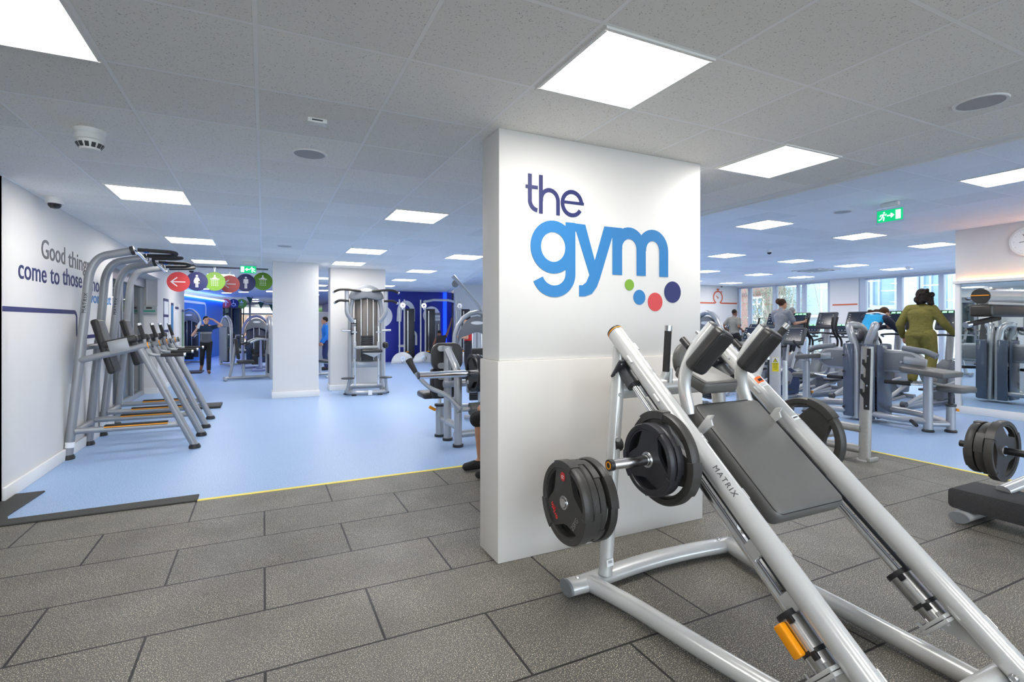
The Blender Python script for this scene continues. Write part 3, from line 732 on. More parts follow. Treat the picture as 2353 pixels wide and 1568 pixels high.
# ================================================================ WEIGHT PLATES
def plate(label, loc, r, th, m, rot=0, rz=0, text=None, group=None, three=True):
    """disc whose axis is local x, lettered face on -x"""
    t = thing('weight_plate', label, 'weight plate', loc, rz, group)
    mt = frame((0, 0, 0), (0, -1, 0), (0, 0, 1)) @ M.Rotation(rot, 4, 'Z')
    holes = []
    for k in range(3):
        a = R(35 + 120 * k); P = []
        for q in range(13): b = R(-37 + 74 * q / 12); P.append((.80 * r * math.cos(a + b), .80 * r * math.sin(a + b)))
        for q in range(1, 12):
            b = R(37 - 74 * q / 12); rr = (.80 - .29 * (1 - ((q - 6) / 6) ** 2)) * r; P.append((rr * math.cos(a + b), rr * math.sin(a + b)))
        holes.append(P[::-1])
    hub = [(x, y) for x, y in circ(.0275, 24)][::-1]
    mb = MB(); mb.add_mesh(flat([circ(r * .97, 72)] + holes + [hub], th * .62), mt)
    ax = mt.to_3x3() @ V((0, 0, 1)); h = th / 2
    mb.lathe([(.845 * r, -h * .6), (.86 * r, -h * .9), (.97 * r, -h), (r, -h * .6), (r, h * .6), (.97 * r, h), (.86 * r, h * .9), (.845 * r, h * .6)], (0, 0, 0), ax, 72)
    for k in range(3):
        a0, a1 = R(68 + 120 * k), R(112 + 120 * k)
        mb.prism([(r * 1.015 * math.cos(a0 + (a1 - a0) * q / 10), r * 1.015 * math.sin(a0 + (a1 - a0) * q / 10)) for q in range(11)] + [(r * .84 * math.cos(a1 - (a1 - a0) * q / 10), r * .84 * math.sin(a1 - (a1 - a0) * q / 10)) for q in range(11)], th * 1.12, mt @ M.Translation((0, 0, -th * .56)), bev=.002, seg=1)
    mb.build('rubber_disc', m, t)
    mb = MB(); mb.lathe([(.0268, -h * .85), (.037, -h * .85), (.04, -h * .6), (.04, h * .6), (.037, h * .85), (.0268, h * .85), (.0268, -h * .85)], (0, 0, 0), ax, 32); mb.build('steel_hub', STEEL, t)
    if text:
        z = th * .31 + .0005
        q = mt @ M.Translation((.62 * r * math.cos(R(95)), .62 * r * math.sin(R(95)), z))
        mb = MB(); mb.prism(circ(.024, 28), .002, q); dd = mb.build('red_badge', mat('plate_red', s2l(205, 48, 48), .45), t)
        mb = MB(); mb.add_mesh(text_mesh('25', .026, .0006), q @ M.Translation((0, -.001, .0025)) @ M.Rotation(PI, 4, 'Z')); mb.build('number', WHITEPR, dd, smooth=0)
        q = mt @ M.Translation((.57 * r * math.cos(R(216)), .57 * r * math.sin(R(216)), z)) @ M.Rotation(R(126), 4, 'Z')
        mb = MB(); mb.add_mesh(text_mesh('origin', .042, .0012, 1, off=.0006), q); mb.build('red_lettering', mat('plate_red_text', s2l(240, 50, 45), .5), t, smooth=0)
        q = mt @ M.Translation((.60 * r * math.cos(R(322)), .60 * r * math.sin(R(322)), z)) @ M.Rotation(R(54), 4, 'Z')
        mb = MB(); mb.add_mesh(text_mesh('25KG', .038, .0014, .95, off=.0004), q); mb.build('grey_lettering', mat('plate_grey_text', s2l(128, 124, 120), .45), t, smooth=0)
    return t
plate('front plate on the storage peg, with a red number badge and red lettering', (1.475, 2.37, .53), .222, .052, PLATEM, text=True)
gs = 'plates stored behind the lettered one'
plate('second plate on the storage peg, tight behind the red badged plate', (1.527, 2.37, .53), .215, .040, PLATEM, R(8))
plate('third plate on the storage peg, just before the gap', (1.571, 2.37, .53), .212, .036, PLATEM, R(-20))
plate('rearmost plate on the storage peg, next to the silver upright', (1.632, 2.372, .528), .222, .044, PLATEM, R(55))
plate('large outer rimmed plate on the sled left peg, beside the rail', (1.748, PEG.y, PEG.z), .225, .05, PLATEM, R(15))
plate('middle smaller plate on the sled left peg', (1.702, PEG.y, PEG.z), .172, .034, PLATED, R(40))
plate('outermost smaller glossy plate on the sled left peg, nearest the chrome tip', (1.664, PEG.y, PEG.z), .172, .034, PLATED, R(-12))
plate('single big plate on the sled right peg, behind the right rail', (2.815, PEG.y, PEG.z), .225, .05, PLATEM, R(30), PI)
# ================================================================ WALL LETTERING
t = thing('wall_lettering', 'navy and light blue logo lettering with four coloured dots on the white pillar', 'wall sign', (2.17, 2.924, 2.0), 0, None, True)
FR = frame((0, 2.924, 0), (1, 0, 0), (0, 0, 1))
w = .027; mb = MB()
stroke(mb, [(1.542, 2.459), (1.542, 2.29)] + arcpts(1.602, 2.29, .06, .062, 180, 265, 8), w, FR, .003); mb.build('letter_t', NAVY, t, smooth=0)
mb = MB(); stroke(mb, [(1.511, 2.375), (1.600, 2.375)], w * .85, FR, .0032); mb.build('letter_t_bar', NAVY, t, smooth=0)
mb = MB(); stroke(mb, [(1.623, 2.460), (1.623, 2.209)], w, FR, .003)
stroke(mb, [(1.624, 2.29)] + arcpts(1.688, 2.30, .064, .069, 165, 0, 14) + [(1.752, 2.209)], w, FR, .0031); mb.build('letter_h', NAVY, t, smooth=0)
mb = MB(); stroke(mb, arcpts(1.861, 2.298, .075, .078, 0, 328, 30), w, FR, .003); stroke(mb, [(1.79, 2.304), (1.955, 2.304)], w * .7, FR, .0031); mb.build('letter_e', NAVY, t, smooth=0)
W = .076
mb = MB(); stroke(mb, arcpts(1.716, 1.998, .131, .136, 0, 360, 40)[:-1], W, FR, .003, True)
stroke(mb, [(1.849, 2.170), (1.849, 1.86)] + arcpts(1.722, 1.825, .127, .118, 0, -160, 20), W, FR, .0032); mb.build('letter_g', SKYB, t, smooth=0)
mb = MB(); mb.prism([(1.85, 2.168), (1.966, 2.166), (2.044, 1.925), (2.125, 2.166), (2.20, 2.166), (2.20, 2.125), (2.085, 1.80), (2.06, 1.745), (2.02, 1.698), (1.965, 1.679), (1.917, 1.678), (1.917, 1.753), (1.945, 1.754), (1.975, 1.775), (2.001, 1.826), (1.895, 2.11)], .0031, FR); mb.build('letter_y', SKYB, t, smooth=0)
mb = MB(); mb.prism([(2.12, 2.167), (2.276, 2.167), (2.276, 1.836), (2.193, 1.836), (2.193, 2.11)], .003, FR)
stroke(mb, [(2.236, 2.02)] + arcpts(2.340, 2.025, .106, .111, 170, 0, 16) + [(2.447, 1.838)], .082, FR, .0032)
stroke(mb, [(2.450, 2.02)] + arcpts(2.553, 2.025, .104, .111, 170, 0, 16) + [(2.657, 1.838)], .082, FR, .0034); mb.build('letter_m', SKYB, t, smooth=0)
for cx, cz, r, m, nm in ((2.341, 1.769, .040, GREENP, 'green_dot'), (2.430, 1.683, .0535, SKYB, 'blue_dot'), (2.576, 1.652, .0675, REDP, 'red_dot'), (2.742, 1.728, .0795, NAVY, 'navy_dot')):
    mb = MB(); mb.prism(circ(r, 40, cx, cz), .003, FR); mb.build(nm, m, t, smooth=0)
# slogan on the left wall
t = thing('wall_slogan', 'grey, navy and blue three line slogan lettered on the left wall', 'wall sign', (XL, 7.4, 1.9), 0, None, True)
def wtext(body, y0, y1, zb, size, m, name):
    me = text_mesh(body, size, .0015, 1, 'LEFT', .0015)
    xs = [v.co.x for v in me.vertices]; k = (y1 - y0) / (max(xs) - min(xs))
    mb = MB(); mb.add_mesh(me, frame((XL + .0016, y0, zb), (0, 1, 0), (0, 0, 1)) @ M.Diagonal((k, 1, 1, 1)) @ M.Translation((-min(xs), 0, 0))); mb.build(name, m, t, smooth=0)
for w_, y0, y1, zb, sz, m in (('Good', 6.55, 7.22, 2.222, .27, GREYPR), ('things', 7.32, 8.10, 2.208, .27, GREYPR), ('come', 6.02, 6.68, 1.978, .265, NAVY), ('to', 6.78, 7.04, 1.985, .265, NAVY), ('those', 7.14, 7.80, 1.997, .265, NAVY), ('who', 7.95, 8.52, 1.985, .265, NAVY), ('workout', 8.03, 9.10, 1.815, .20, SKYB)):
    wtext(w_, y0, y1, zb, sz, m, 'word')
t = thing('wall_stripe', 'navy stripe on the left wall that turns down behind the pull-up frames', 'wall stripe', (XL, 7, 1.6), 0, None, True)
mt = frame((XL, 0, 0), (0, 1, 0), (0, 0, 1)); mb = MB()
stroke(mb, [(5.71, 1.618), (7.50, 1.622)] + arcpts(7.52, 1.55, .09, .073, 90, 0, 8) + [(7.61, 1.40)] + arcpts(7.70, 1.385, .09, .06, 180, 270, 8) + [(8.9, 1.333)], .045, mt, .0015); mb.build('stripe', NAVY, t, smooth=0)
# posters, panel, door on the further left wall
XF = XL - .058
t = thing('ladder_poster', 'tall wall chart of four white boxes with navy bars on the far left wall', 'poster', (XF, 14.1, 1.3), 0, None, True)
mb = MB(); mb.box((XF + .004, 14.1, 1.30), (.008, .62, 1.5)); mb.build('backing', WHITEPR, t)
for z in (2.02, 1.66, 1.31, .96, .60):
    mb = MB(); mb.box((XF + .009, 14.1, z), (.006, .66, .06)); mb.build('navy_bar', NAVY, t)
mb = MB()
for y in (13.8, 14.4): mb.box((XF + .009, y, 1.31), (.005, .02, 1.45))
mb.build('side_line', NAVY, t)
for y0, w_, z, h, m, nm, lb in ((15.0, .28, 1.55, .75, SKYB, 'poster', 'narrow light blue poster on the far left wall'), (15.75, .5, 1.35, 1.0, WHITEPR, 'poster', 'white poster with a navy top bar beside the far left door'), (16.75, .45, 1.25, 1.1, mat('photo_print', s2l(120, 160, 120), .4, 0, .5, 6), 'poster', 'green photo poster at the end of the far left wall')):
    t = thing(nm, lb, 'poster', (XF, y0, z), 0, None, True)
    mb = MB(); mb.box((XF + .005, y0, z), (.01, w_, h)); mb.build('sheet', m, t); mb = MB(); mb.box((XF + .008, y0, z + h / 2 + .03), (.014, w_, .06)); mb.build('header_bar', NAVY, t)
mb = MB(); mb.box((XF + .012, 16.25, 1.0), (.02, .42, 2.0)); d2 = struct('door_2', mb, WHITET); mb = MB(); mb.box((XF + .035, 16.1, 1.0), (.03, .02, .2)); mb.build('door_handle', STEEL, d2)
t = thing('control_panel', 'grey alarm panel with a green stripe beside the glass doors', 'panel', (XL - .3, 13.07, 1.75), 0, None, True)
mb = MB(); mb.box((XL - .2, 13.07, 1.77), (.28, .06, .17), bev=.01); mb.build('case', mat('panel_grey', s2l(176, 180, 178), .5), t)
mb = MB(); mb.box((XL - .2, 13.038, 1.81), (.1, .004, .03)); mb.build('display', BLACKP, t); mb = MB(); mb.box((XL - .2, 13.038, 1.745), (.22, .004, .035)); mb.build('green_stripe', mat('teal_stripe', s2l(60, 150, 130), .5), t)
mb = MB(); mb.box((XL - .25, 13.08, 2.1), (.02, .02, .6)); tag(mb.build('conduit', WHITEP), 'thin white cable conduit above the grey alarm panel', 'conduit')

# ================================================================ PULL-UP AND DIP FRAMES
def make_tower():
    t = thing('pull_up_frame', 'nearer of two silver pull-up and dip frames against the left wall', 'exercise machine', (-1.93, 7.2, 0))
    for y in (0, .74):
        mb = MB(); ln = .06 if y == 0 else -.06; mb.tube([(0, y, .03), (.130, y + ln * .6, 1.5), (.175, y + ln * .9, 2.08), (.26, y + ln, 2.25), (.57, y + ln * .3, 2.325)], .044, 18, fil=.22, n=7); u = mb.build('upright', SILVER2, t)
        mb = MB(); mb.tube([(.565, y, 2.323), (.60, y, 2.334)], .052, 18); mb.build('end_cap', BLACKP, u)
        mb = MB(); mb.tube([(.091, y + ln * .42, 1.05), (.111, y + ln * .51, 1.28)], .0475, 18); mb.build('sleeve', SILVER2, u)
        if y == 0:
            mb = MB(); mb.add_mesh(text_mesh('MATRIX', .05, .0008, 1.1, space=1.2), frame((.148, .0418 - .0448, 1.72), (.08, .03, 1), (-1, 0, .08))); mb.build('lettering', BLACKPR, u, smooth=0)
            mb = MB(); mb.tube([(.012, y, .13), (.018, y, .19)], .0446, 18); mb.build('white_sticker', WHITEPR, u)
        mb = MB(); mb.lathe([(0, 0), (.062, 0), (.064, .02), (.05, .05), (0, .05)], (.0, y, 0), seg=20); mb.build('foot', BLACKP, u)
        mb = MB(); mb.tube([(.082, y + ln * .4, 1.085), (.13, y, 1.09), (.76, y, 1.247)], .036, 16); a = mb.build('arm', SILVER2, t)
        mb = MB(); mb.tube([(.725, y, 1.238), (.735, y, 1.2405)], .0375, 16); mb.build('orange_ring', ORANGE, a)
        mb = MB(); mb.tube([(.76, y, 1.247), (.775, y, 1.251)], .037, 16); mb.build('end_cap', DGREY, a)
        mb = MB(); mb.tube([(.66, y, 1.20), (1.19, y, .03)], .042, 16); l_ = mb.build('leg', SILVER2, t)
        mb = MB(); mb.lathe([(0, 0), (.062, 0), (.064, .02), (.05, .05), (0, .05)], (1.19, y, 0), seg=20); mb.build('foot', BLACKP, l_)
        mb = MB(); mb.tube([(.05, y, .30), (.09, y + .02, .30), (1.05, y + .02, .295)], .034, 16); s_ = mb.build('step_bar', SILVER2, t)
        mb = MB(); mb.box((.62, y + .02, .338), (.60, .07, .018), bev=.006); mb.build('step_tread', GRIP, s_)
        mb = MB(); mb.box((.62, y + .02 - .034, .325), (.60, .006, .012)); mb.build('orange_strip', ORANGE, s_)
        mb = MB(); mb.tube([(.71, y, 1.22), (.73, y, 1.14), (.80, y, 1.12), (.86, y, 1.12)], .018, 12, fil=.05); mb.tube([(.70, y, 1.25), (.69, y, 1.32)], .018, 12); hb = mb.build('handle_bracket', SILVER2, t)
        for p, q, e in (((.85, y, 1.12), (1.08, y, 1.12), (1.10, y, 1.12)), ((.692, y, 1.31), (.645, y, 1.47), (.639, y, 1.495))):
            mb = MB(); mb.tube([p, q], .021, 14); mb.build('grip', GRIP, hb); mb = MB(); mb.tube([q, e], .022, 14); mb.build('grip_end', STEEL, hb)
        sy = 1 if y == 0 else -1
        mb = MB(); mb.box((.46, y + .03 * sy, 1.285), (.34, .10, .085), M.Rotation(-.24, 3, 'Y'), bev=.03, seg=4); ep = mb.build('elbow_pad', VINYL, t)
        mb = MB(); mb.box((.46, y - .035 * sy, 1.235), (.19, .012, .15), M.Rotation(-.24, 3, 'Y'), bev=.01); mb.build('side_plate', SILVER2, ep)
        mb = MB(); mb.box((.60, y + .02 * sy, 1.245), (.06, .06, .06), M.Rotation(-.24, 3, 'Y'), bev=.01); mb.build('pad_clip', BLACKP, ep)
    mb = MB(); mb.box((.255, .37, 1.22), (.08, .30, .66), M.Rotation(-.27, 3, 'Y'), bev=.03, seg=4); bp = mb.build('back_pad', VINYL, t)
    mb = MB(); mb.tube([(.11, .03, 1.22), (.11, .71, 1.22)], .032, 12); mb.build('pad_crossbar', SILVER2, bp)
    mb = MB(); mb.tube([(.03, .0, .28), (.03, .74, .28)], .034, 12); mb.build('rear_crossbar', SILVER2, t)
    mb = MB(); mb.tube([(.58, -.02, 2.335), (.62, .12, 2.30), (.66, .37, 2.22), (.62, .62, 2.30), (.58, .76, 2.335)], .02, 12, fil=.12); cb = mb.build('curved_bar', CHROME, t)
    for y in (.05, .69):
        sy = 1 if y < .3 else -1
        mb = MB(); mb.tube([(.62, y, 2.345), (.95, y + .02 * sy, 2.34), (1.0, y + .10 * sy, 2.33), (.93, y + .17 * sy, 2.31), (.68, y + .17 * sy, 2.30)], .021, 14, fil=.07); mb.build('pull_up_grip', GRIP, t)
        mb = MB(); mb.ell((.70, y + .02 * sy, 2.34), (.04, .03, .03)); mb.build('blue_clamp', mat('blue_clamp', s2l(40, 90, 190), .3), t)
    return t
SILVER2 = mat('grey_silver_paint', s2l(150, 152, 155), .36, .35, .03, 200)
tw = make_tower()
dup(tw, (-1.93, 8.52, 0), 0, 'further of two silver pull-up and dip frames, next to the glass doors')
mb = MB(); mb.box((-1.15, 10.6, .02), (.95, .5, .04), bev=.008); tag(mb.build('rubber_mat', RUBBER), 'black rubber mat on the blue floor beyond the pull-up frames', 'mat')
mb = MB(); mb.box((-2.0, 18.1, .02), (.7, .8, .04), bev=.008); tag(mb.build('rubber_mat', RUBBER), 'small black mat at the far end of the left wall', 'mat')

# ================================================================ HANGING ROUND SIGNS
def picto(kind, s, mt, par):
    mb = MB()
    if kind in ('left', 'up'):
        q = mt @ M.Rotation(-PI / 2 if kind == 'up' else 0, 4, 'Z'); w = .1 * s
        stroke(mb, [(.6 * s, 0), (-.6 * s, 0)], w, q); stroke(mb, [(-.1 * s, .45 * s), (-.62 * s, 0), (-.1 * s, -.45 * s)], w, q)
    elif kind in ('woman', 'man'):
        mb.prism(circ(.11 * s, 16, 0, .58 * s), .002, mt)
        if kind == 'woman': mb.prism([(x * s, y * s) for x, y in ((-.12, .42), (.12, .42), (.2, .3), (.3, -.02), (.22, -.06), (.16, .1), (.28, -.2), (.12, -.2), (.12, -.62), (.02, -.62), (.02, -.2), (-.02, -.2), (-.02, -.62), (-.12, -.62), (-.12, -.2), (-.28, -.2), (-.16, .1), (-.22, -.06), (-.3, -.02), (-.2, .3))], .002, mt)
        else: mb.prism([(x * s, y * s) for x, y in ((-.18, .42), (.18, .42), (.25, .34), (.25, -.08), (.15, -.08), (.15, .2), (.13, .2), (.13, -.66), (.02, -.66), (.02, -.1), (-.02, -.1), (-.02, -.66), (-.13, -.66), (-.13, .2), (-.15, .2), (-.15, -.08), (-.25, -.08), (-.25, .34))], .002, mt)
    elif kind == 'shower':
        mb.prism([(x * s, y * s) for x, y in ((-.06, .7), (.06, .7), (.08, .45), (.28, .3), (.42, .3), (.42, .2), (-.42, .2), (-.42, .3), (-.28, .3), (-.08, .45))], .002, mt)
    else:
        mb.prism(circ(.1 * s, 14, -.05 * s, .6 * s), .002, mt); stroke(mb, arcpts(-.02 * s, -.2 * s, .34 * s, .34 * s, 110, 380, 20), .1 * s, mt)
        stroke(mb, [(-.05 * s, .45 * s), (-.02 * s, 0), (.3 * s, 0), (.42 * s, -.4 * s)], .12 * s, mt)
    o = mb.build('pictogram', WHITEPR, par, smooth=0)
    if kind == 'shower':
        for i in range(4):
            for j in range(4):
                mb = MB(); mb.prism(circ(.045 * s, 8, (-.27 + .18 * i) * s, (.08 - .17 * j) * s), .002, mt); mb.build('water_drop', WHITEPR, par, smooth=0)
def disc_sign(loc, r, m, kind, label, wire=.3):
    t = thing('round_sign', label, 'sign', loc)
    mt = frame((0, 0, 0), (1, 0, 0), (0, 0, 1))
    mb = MB(); mb.prism(circ(r, 40), .012, mt @ M.Translation((0, 0, -.006))); d = mb.build('disc', m, t)
    picto(kind, r, frame((0, -.0062, 0), (1, 0, 0), (0, 0, 1)), d)
    mb = MB()
    for sx in (-1, 1): mb.cyl((0, .0, r * .99), (sx * .02, 0, C1 - loc[2]), .0025, seg=5)
    mb.build('hanging_wire', STEEL, t)
def at_y(u, v, Y):
    l = (u - CX) / FPX; d = Y / (math.cos(YAW) - math.sin(YAW) * l); return (d * (math.sin(YAW) + l * math.cos(YAW)), Y, CAMZ + (HY - v) / FPX * d)
GREEN2 = mat('dark_green_print', s2l(96, 148, 26), .45)
for u, v, Y, r, m, k, lb in ((410, 648, 12.6, .205, REDP, 'left', 'leftmost round coral sign with a white left arrow, hanging from the ceiling'),
    (452.5, 647, 12.62, .2, NAVY, 'woman', 'round navy hanging sign with a white woman figure'), (493.5, 647, 12.64, .2, GREENP, 'shower', 'round lime green shower sign overlapping the second coral arrow sign'),
    (528, 653, 13.2, .2, CORAL, 'left', 'second round coral arrow sign, partly behind a green shower sign'), (565, 650, 13.22, .2, NAVY, 'man', 'round navy hanging sign with a white man figure'),
    (604, 647, 13.24, .205, GREEN2, 'shower', 'round darker green shower sign nearest the white column'),
    (519, 697.5, 27.6, .22, REDP, 'up', 'small far round coral sign with an up arrow'), (537, 698, 27.62, .22, NAVY, 'wheel', 'small far round navy sign with a wheelchair symbol'), (555, 698, 27.64, .22, GREENP, 'shower', 'small far round green shower sign')):
    disc_sign(at_y(u, v, Y), r, m, k, lb)

# ================================================================ SELECTORIZED MACHINES
def arch_machine(label, loc, rz, shroud, h=1.62, w=.72, seat=True, pulley=False, frame_m=None, group=None, pad=None, stack=True):
    """tower with an arched oval tube, weight stack and guide rods; the user sits on local -y side"""
    fm = frame_m or SILVER3; pm = pad or VINYL
    t = thing('weight_machine', label, 'exercise machine', loc, rz, group)
    a = w / 2; P = [(-a, 0, .03), (-a, 0, h * .62)] + [(-a * math.cos(PI * k / 10), 0, h * .66 + h * .32 * math.sin(PI * k / 10)) for k in range(1, 10)] + [(a, 0, h * .62), (a, 0, .03)]
    mb = MB(); mb.tube(P, .04, 14, rb=.055, up=(0, 1, 0)); mb.build('arch_frame', fm, t)
    mb = MB(); q = [(-a * .86 * math.cos(PI * k / 12), h * .64 + h * .3 * math.sin(PI * k / 12)) for k in range(13)] + [(a * .7, h * .72), (0, h * .78), (-a * .7, h * .72)]
    mb.prism(q, .10, frame((0, .05, 0), (1, 0, 0), (0, 0, 1)), bev=.015); tp = mb.build('top_cover', GREYP, t)
    mb = MB(); mb.prism([(x, y) for x, y in [(.11 * math.cos(2 * PI * k / 20), h * .87 + .03 * math.sin(2 * PI * k / 20)) for k in range(20)]], .008, frame((0, -.05, 0), (1, 0, 0), (0, 0, 1))); mb.build('oval_badge', WHITEPR, tp)
    if shroud: mb = MB(); mb.box((0, .09, h * .44), (w * .72, .05, h * .66), bev=.02); mb.build('rear_shroud', shroud, t)
    mb = MB()
    for x in (-.08, .08): mb.cyl((x, -.0, .12), (x, 0, h * .8), .011, seg=10)
    mb.build('guide_rod', CHROME, t)
    mb = MB()
    for k in range(12): mb.box((0, 0, .17 + k * .042), (.27, .1, .038), bev=.004, seg=1)
    mb.build('weight_stack', BLACKP, t)
    mb = MB(); mb.cyl((0, 0, .65), (0, 0, h * .78), .006, seg=6); mb.build('cable', BLACKP, t)
    mb = MB(); mb.tube([(-a, .0, .06), (a, 0, .06)], .035, 12); mb.tube([(0, 0, .06), (0, -1.05, .06)], .04, 12); mb.tube([(-.28, -1.05, .05), (.28, -1.05, .05)], .034, 12); mb.build('base_frame', fm, t)
    mb = MB(); mb.box((-a - .02, -.07, h * .55), (.12, .015, .34), bev=.006); pc = mb.build('placard', BLACKP, t)
    mb = MB()
    for k in range(6): mb.box((-a - .02, -.079, h * .55 + .04 - k * .03), (.08, .002, .008))
    mb.box((-a - .02, -.079, h * .55 + .11), (.05, .002, .07)); mb.build('placard_print', WHITEPR, pc, smooth=0)
    if seat:
        mb = MB(); mb.tube([(0, -.62, .06), (0, -.62, .42)], .035, 12); mb.tube([(0, -.95, .06), (0, -.86, .5), (0, -.80, 1.05)], .036, 12, fil=.1); mb.build('seat_post', fm, t)
        mb = MB(); mb.box((0, -.58, .47), (.38, .4, .08), bev=.03, seg=3); mb.build('seat', pm, t)
        mb = MB(); mb.box((0, -.78, .82), (.32, .075, .56), M.Rotation(.14, 3, 'X'), bev=.03, seg=3); mb.build('back_pad', pm, t)
        for sx in (-1, 1):
            mb = MB(); mb.tube([(sx * .28, -.05, 1.05), (sx * .36, -.30, 1.08), (sx * .34, -.50, .98)], .026, 10, fil=.1); ar = mb.build('press_arm', fm, t)
            mb = MB(); mb.tube([(sx * .34, -.50, .98), (sx * .34, -.62, .92)], .024, 10); mb.build('grip', GRIP, ar)
    if pulley:
        mb = MB(); mb.tube([(.1, .05, h * .9), (.1, .0, h * 1.0), (-.42, -.1, h * 1.34)], .035, 12, rb=.06, fil=.15); pa = mb.build('pulley_arm', fm, t)
        mb = MB(); mb.cyl((-.38, -.12, h * 1.26), (-.38, -.08, h * 1.26), .06, seg=20); mb.build('pulley', GREYP, pa)
    return t
arch_machine('seated weight machine half hidden by the left edge of the first white column', (.15, 15.35, 0), -PI / 2 + .12, TAUPE, 1.68)
arch_machine('weight machine with arch coloured as blue lit, second row left of the white column', (-.2, 18.6, 0), .15, BLUESH, 1.75, .8, frame_m=mat('blue_lit_silver', s2l(130, 136, 176), .32, .4))  # blue light on the arch is painted into the frame colour
arch_machine('weight machine with dark arch just left of the white column, far row', (.75, 19.6, 0), .1, BLUESH, 1.85, .8, frame_m=mat('blue_lit_silver', s2l(130, 136, 176), .32, .4))  # same silver with the blue light in its colour
arch_machine('weight machine turned sideways at the far left of the far row', (-1.15, 20.2, 0), PI / 2 + .5, GREYP, 1.75, .75)
arch_machine('tall weight machine behind the walking woman by the blue lobby wall', (-2.45, 22.2, 0), -.25, SHROUD, 2.05, .78, frame_m=SILVER2)
arch_machine('weight machine with overhead pulley arm just left of the lettered pillar', (3.36, 8.35, 0), -.3, None, 1.72, .8, pulley=True)
arch_machine('weight machine whose arch top peeps out right of the lettered pillar', (7.15, 6.75, 0), -PI / 2 - .2, SHROUD, 1.72, .85, seat=True)

# assisted pull-up machine in front of the far white column
t = thing('assisted_pull_up_machine', 'tall silver assisted pull-up machine in front of the far white column', 'exercise machine', (1.99, 11.28, 0), -.14)
for sx in (-1, 1):
    mb = MB(); mb.tube([(sx * .33, .1, .05), (sx * .33, .1, 1.75), (sx * .28, .1, 2.05), (sx * .1, .1, 2.2)], .05, 14, fil=.2); mb.build('upright', SILVER3, t)
    mb = MB(); mb.tube([(sx * .27, -.02, 1.52), (sx * .40, -.10, 1.68), (sx * .40, -.10, 2.22)], .045, 12, fil=.1); ar = mb.build('handle_post', SILVER3, t)
    mb = MB(); mb.tube([(sx * .12, -.05, 2.17), (sx * .40, -.16, 2.20), (sx * .56, -.18, 2.19), (sx * .66, -.14, 2.14)], .024, 12, fil=.1); mb.build('upper_grip', GRIP, ar)
    mb = MB(); mb.tube([(sx * .36, -.12, 1.96), (sx * .55, -.16, 1.97), (sx * .63, -.12, 1.92)], .026, 12, fil=.06); mb.build('lower_grip', GRIP, ar)
    for p in ((sx * .66, -.14, 2.14), (sx * .635, -.12, 1.915)):
        mb = MB(); mb.ell(p, .028); mb.build('grip_end', STEEL, ar)
    mb = MB(); mb.cyl((sx * .24, -.16, .18), (sx * .24, -.16, 1.42), .022, seg=14); mb.build('slide_rod', CHROME, t)
    mb = MB(); mb.box((sx * .24, -.16, .52 + .4), (.06, .06, .36), bev=.01); mb.box((sx * .24, -.16, 1.3), (.09, .05, .03)); mb.build('slide_carriage', SILVER3, t)
    mb = MB(); mb.tube([(sx * .40, -.32, .06), (sx * (.34 if sx < 0 else .38), -.34, .34)], .045, 10, rb=.03); st = mb.build('step_bracket', SILVER3, t)
    mb = MB(); mb.lathe([(0, .345), (.13, .345), (.135, .36), (.12, .37), (0, .37)], (sx * .38, -.36, 0), seg=24); mb.build('step_pad', DGREY, st)
    mb = MB(); mb.cyl((sx * .33, -.1, 1.33), (sx * .50, -.16, 1.34), .022, seg=12); mb.build('dip_handle', CHROME, t)
mb = MB(); mb.prism([(.36 * math.cos(PI - PI * k / 14), 2.02 + .29 * math.sin(PI * k / 14)) for k in range(15)] + [(.24, 1.98), (0, 2.03), (-.24, 1.98)], .16, frame((0, .1, 0), (1, 0, 0), (0, 0, 1)), bev=.03); tc = mb.build('top_cover', GREYP, t)
mb = MB(); mb.prism([(.12 * math.cos(2 * PI * k / 20), 2.2 + .035 * math.sin(2 * PI * k / 20)) for k in range(20)], .01, frame((0, -.06, 0), (1, 0, 0), (0, 0, 1))); mb.build('oval_badge', WHITEPR, tc)
mb = MB(); P = [(-.24, 0), (-.12, -.06), (.12, -.06), (.24, 0), (.24, .06), (-.24, .06)]; mb.prism(P, 1.38, M.Translation((0, .12, .66)), bev=.01); mb.build('rear_shroud', TAUPE, t)
mb = MB(); mb.box((0, .1, .60), (.62, .06, .13), bev=.01); mb.build('lower_crossbar', SILVER3, t)
mb = MB()
for k in range(13): mb.box((.02, .02, .70 + k * .042), (.24, .09, .038), bev=.004, seg=1)
mb.build('weight_stack', BLACKP, t)
mb = MB()
for x in (-.11, 0.02, .14): mb.cyl((x, .02, .7), (x, .02, 2.05), .011, seg=8)
mb.build('guide_rod', CHROME, t)
mb = MB(); mb.box((-.26, -.03, 1.42), (.12, .02, .34), bev=.008); pc = mb.build('placard', BLACKP, t)
mb = MB()
for k in range(7): mb.box((-.26, -.042, 1.46 - k * .028), (.085, .002, .008))
mb.box((-.29, -.042, 1.53), (.035, .002, .07)); mb.box((-.235, -.042, 1.53), (.035, .002, .07)); mb.build('placard_print', WHITEPR, pc, smooth=0)
mb = MB(); mb.box((0, -.2, .98), (.5, .07, .07), bev=.02); mb.build('knee_lever', SILVER3, t)
mb = MB(); mb.box((.10, -.34, .91), (.42, .26, .06), bev=.025, seg=3); kp = mb.build('knee_pad', VINYL, t)
mb = MB(); mb.prism([(-.10, .88), (.30, .88), (.14, .78)], .2, frame((0, -.26, 0), (1, 0, 0), (0, 0, 1)), bev=.004); mb.build('pad_bracket', SILVER3, kp)
mb = MB(); mb.box((.39, -.12, 1.02), (.12, .14, .14), bev=.05, seg=3); mb.build('foot_catch', BLACKP, t)
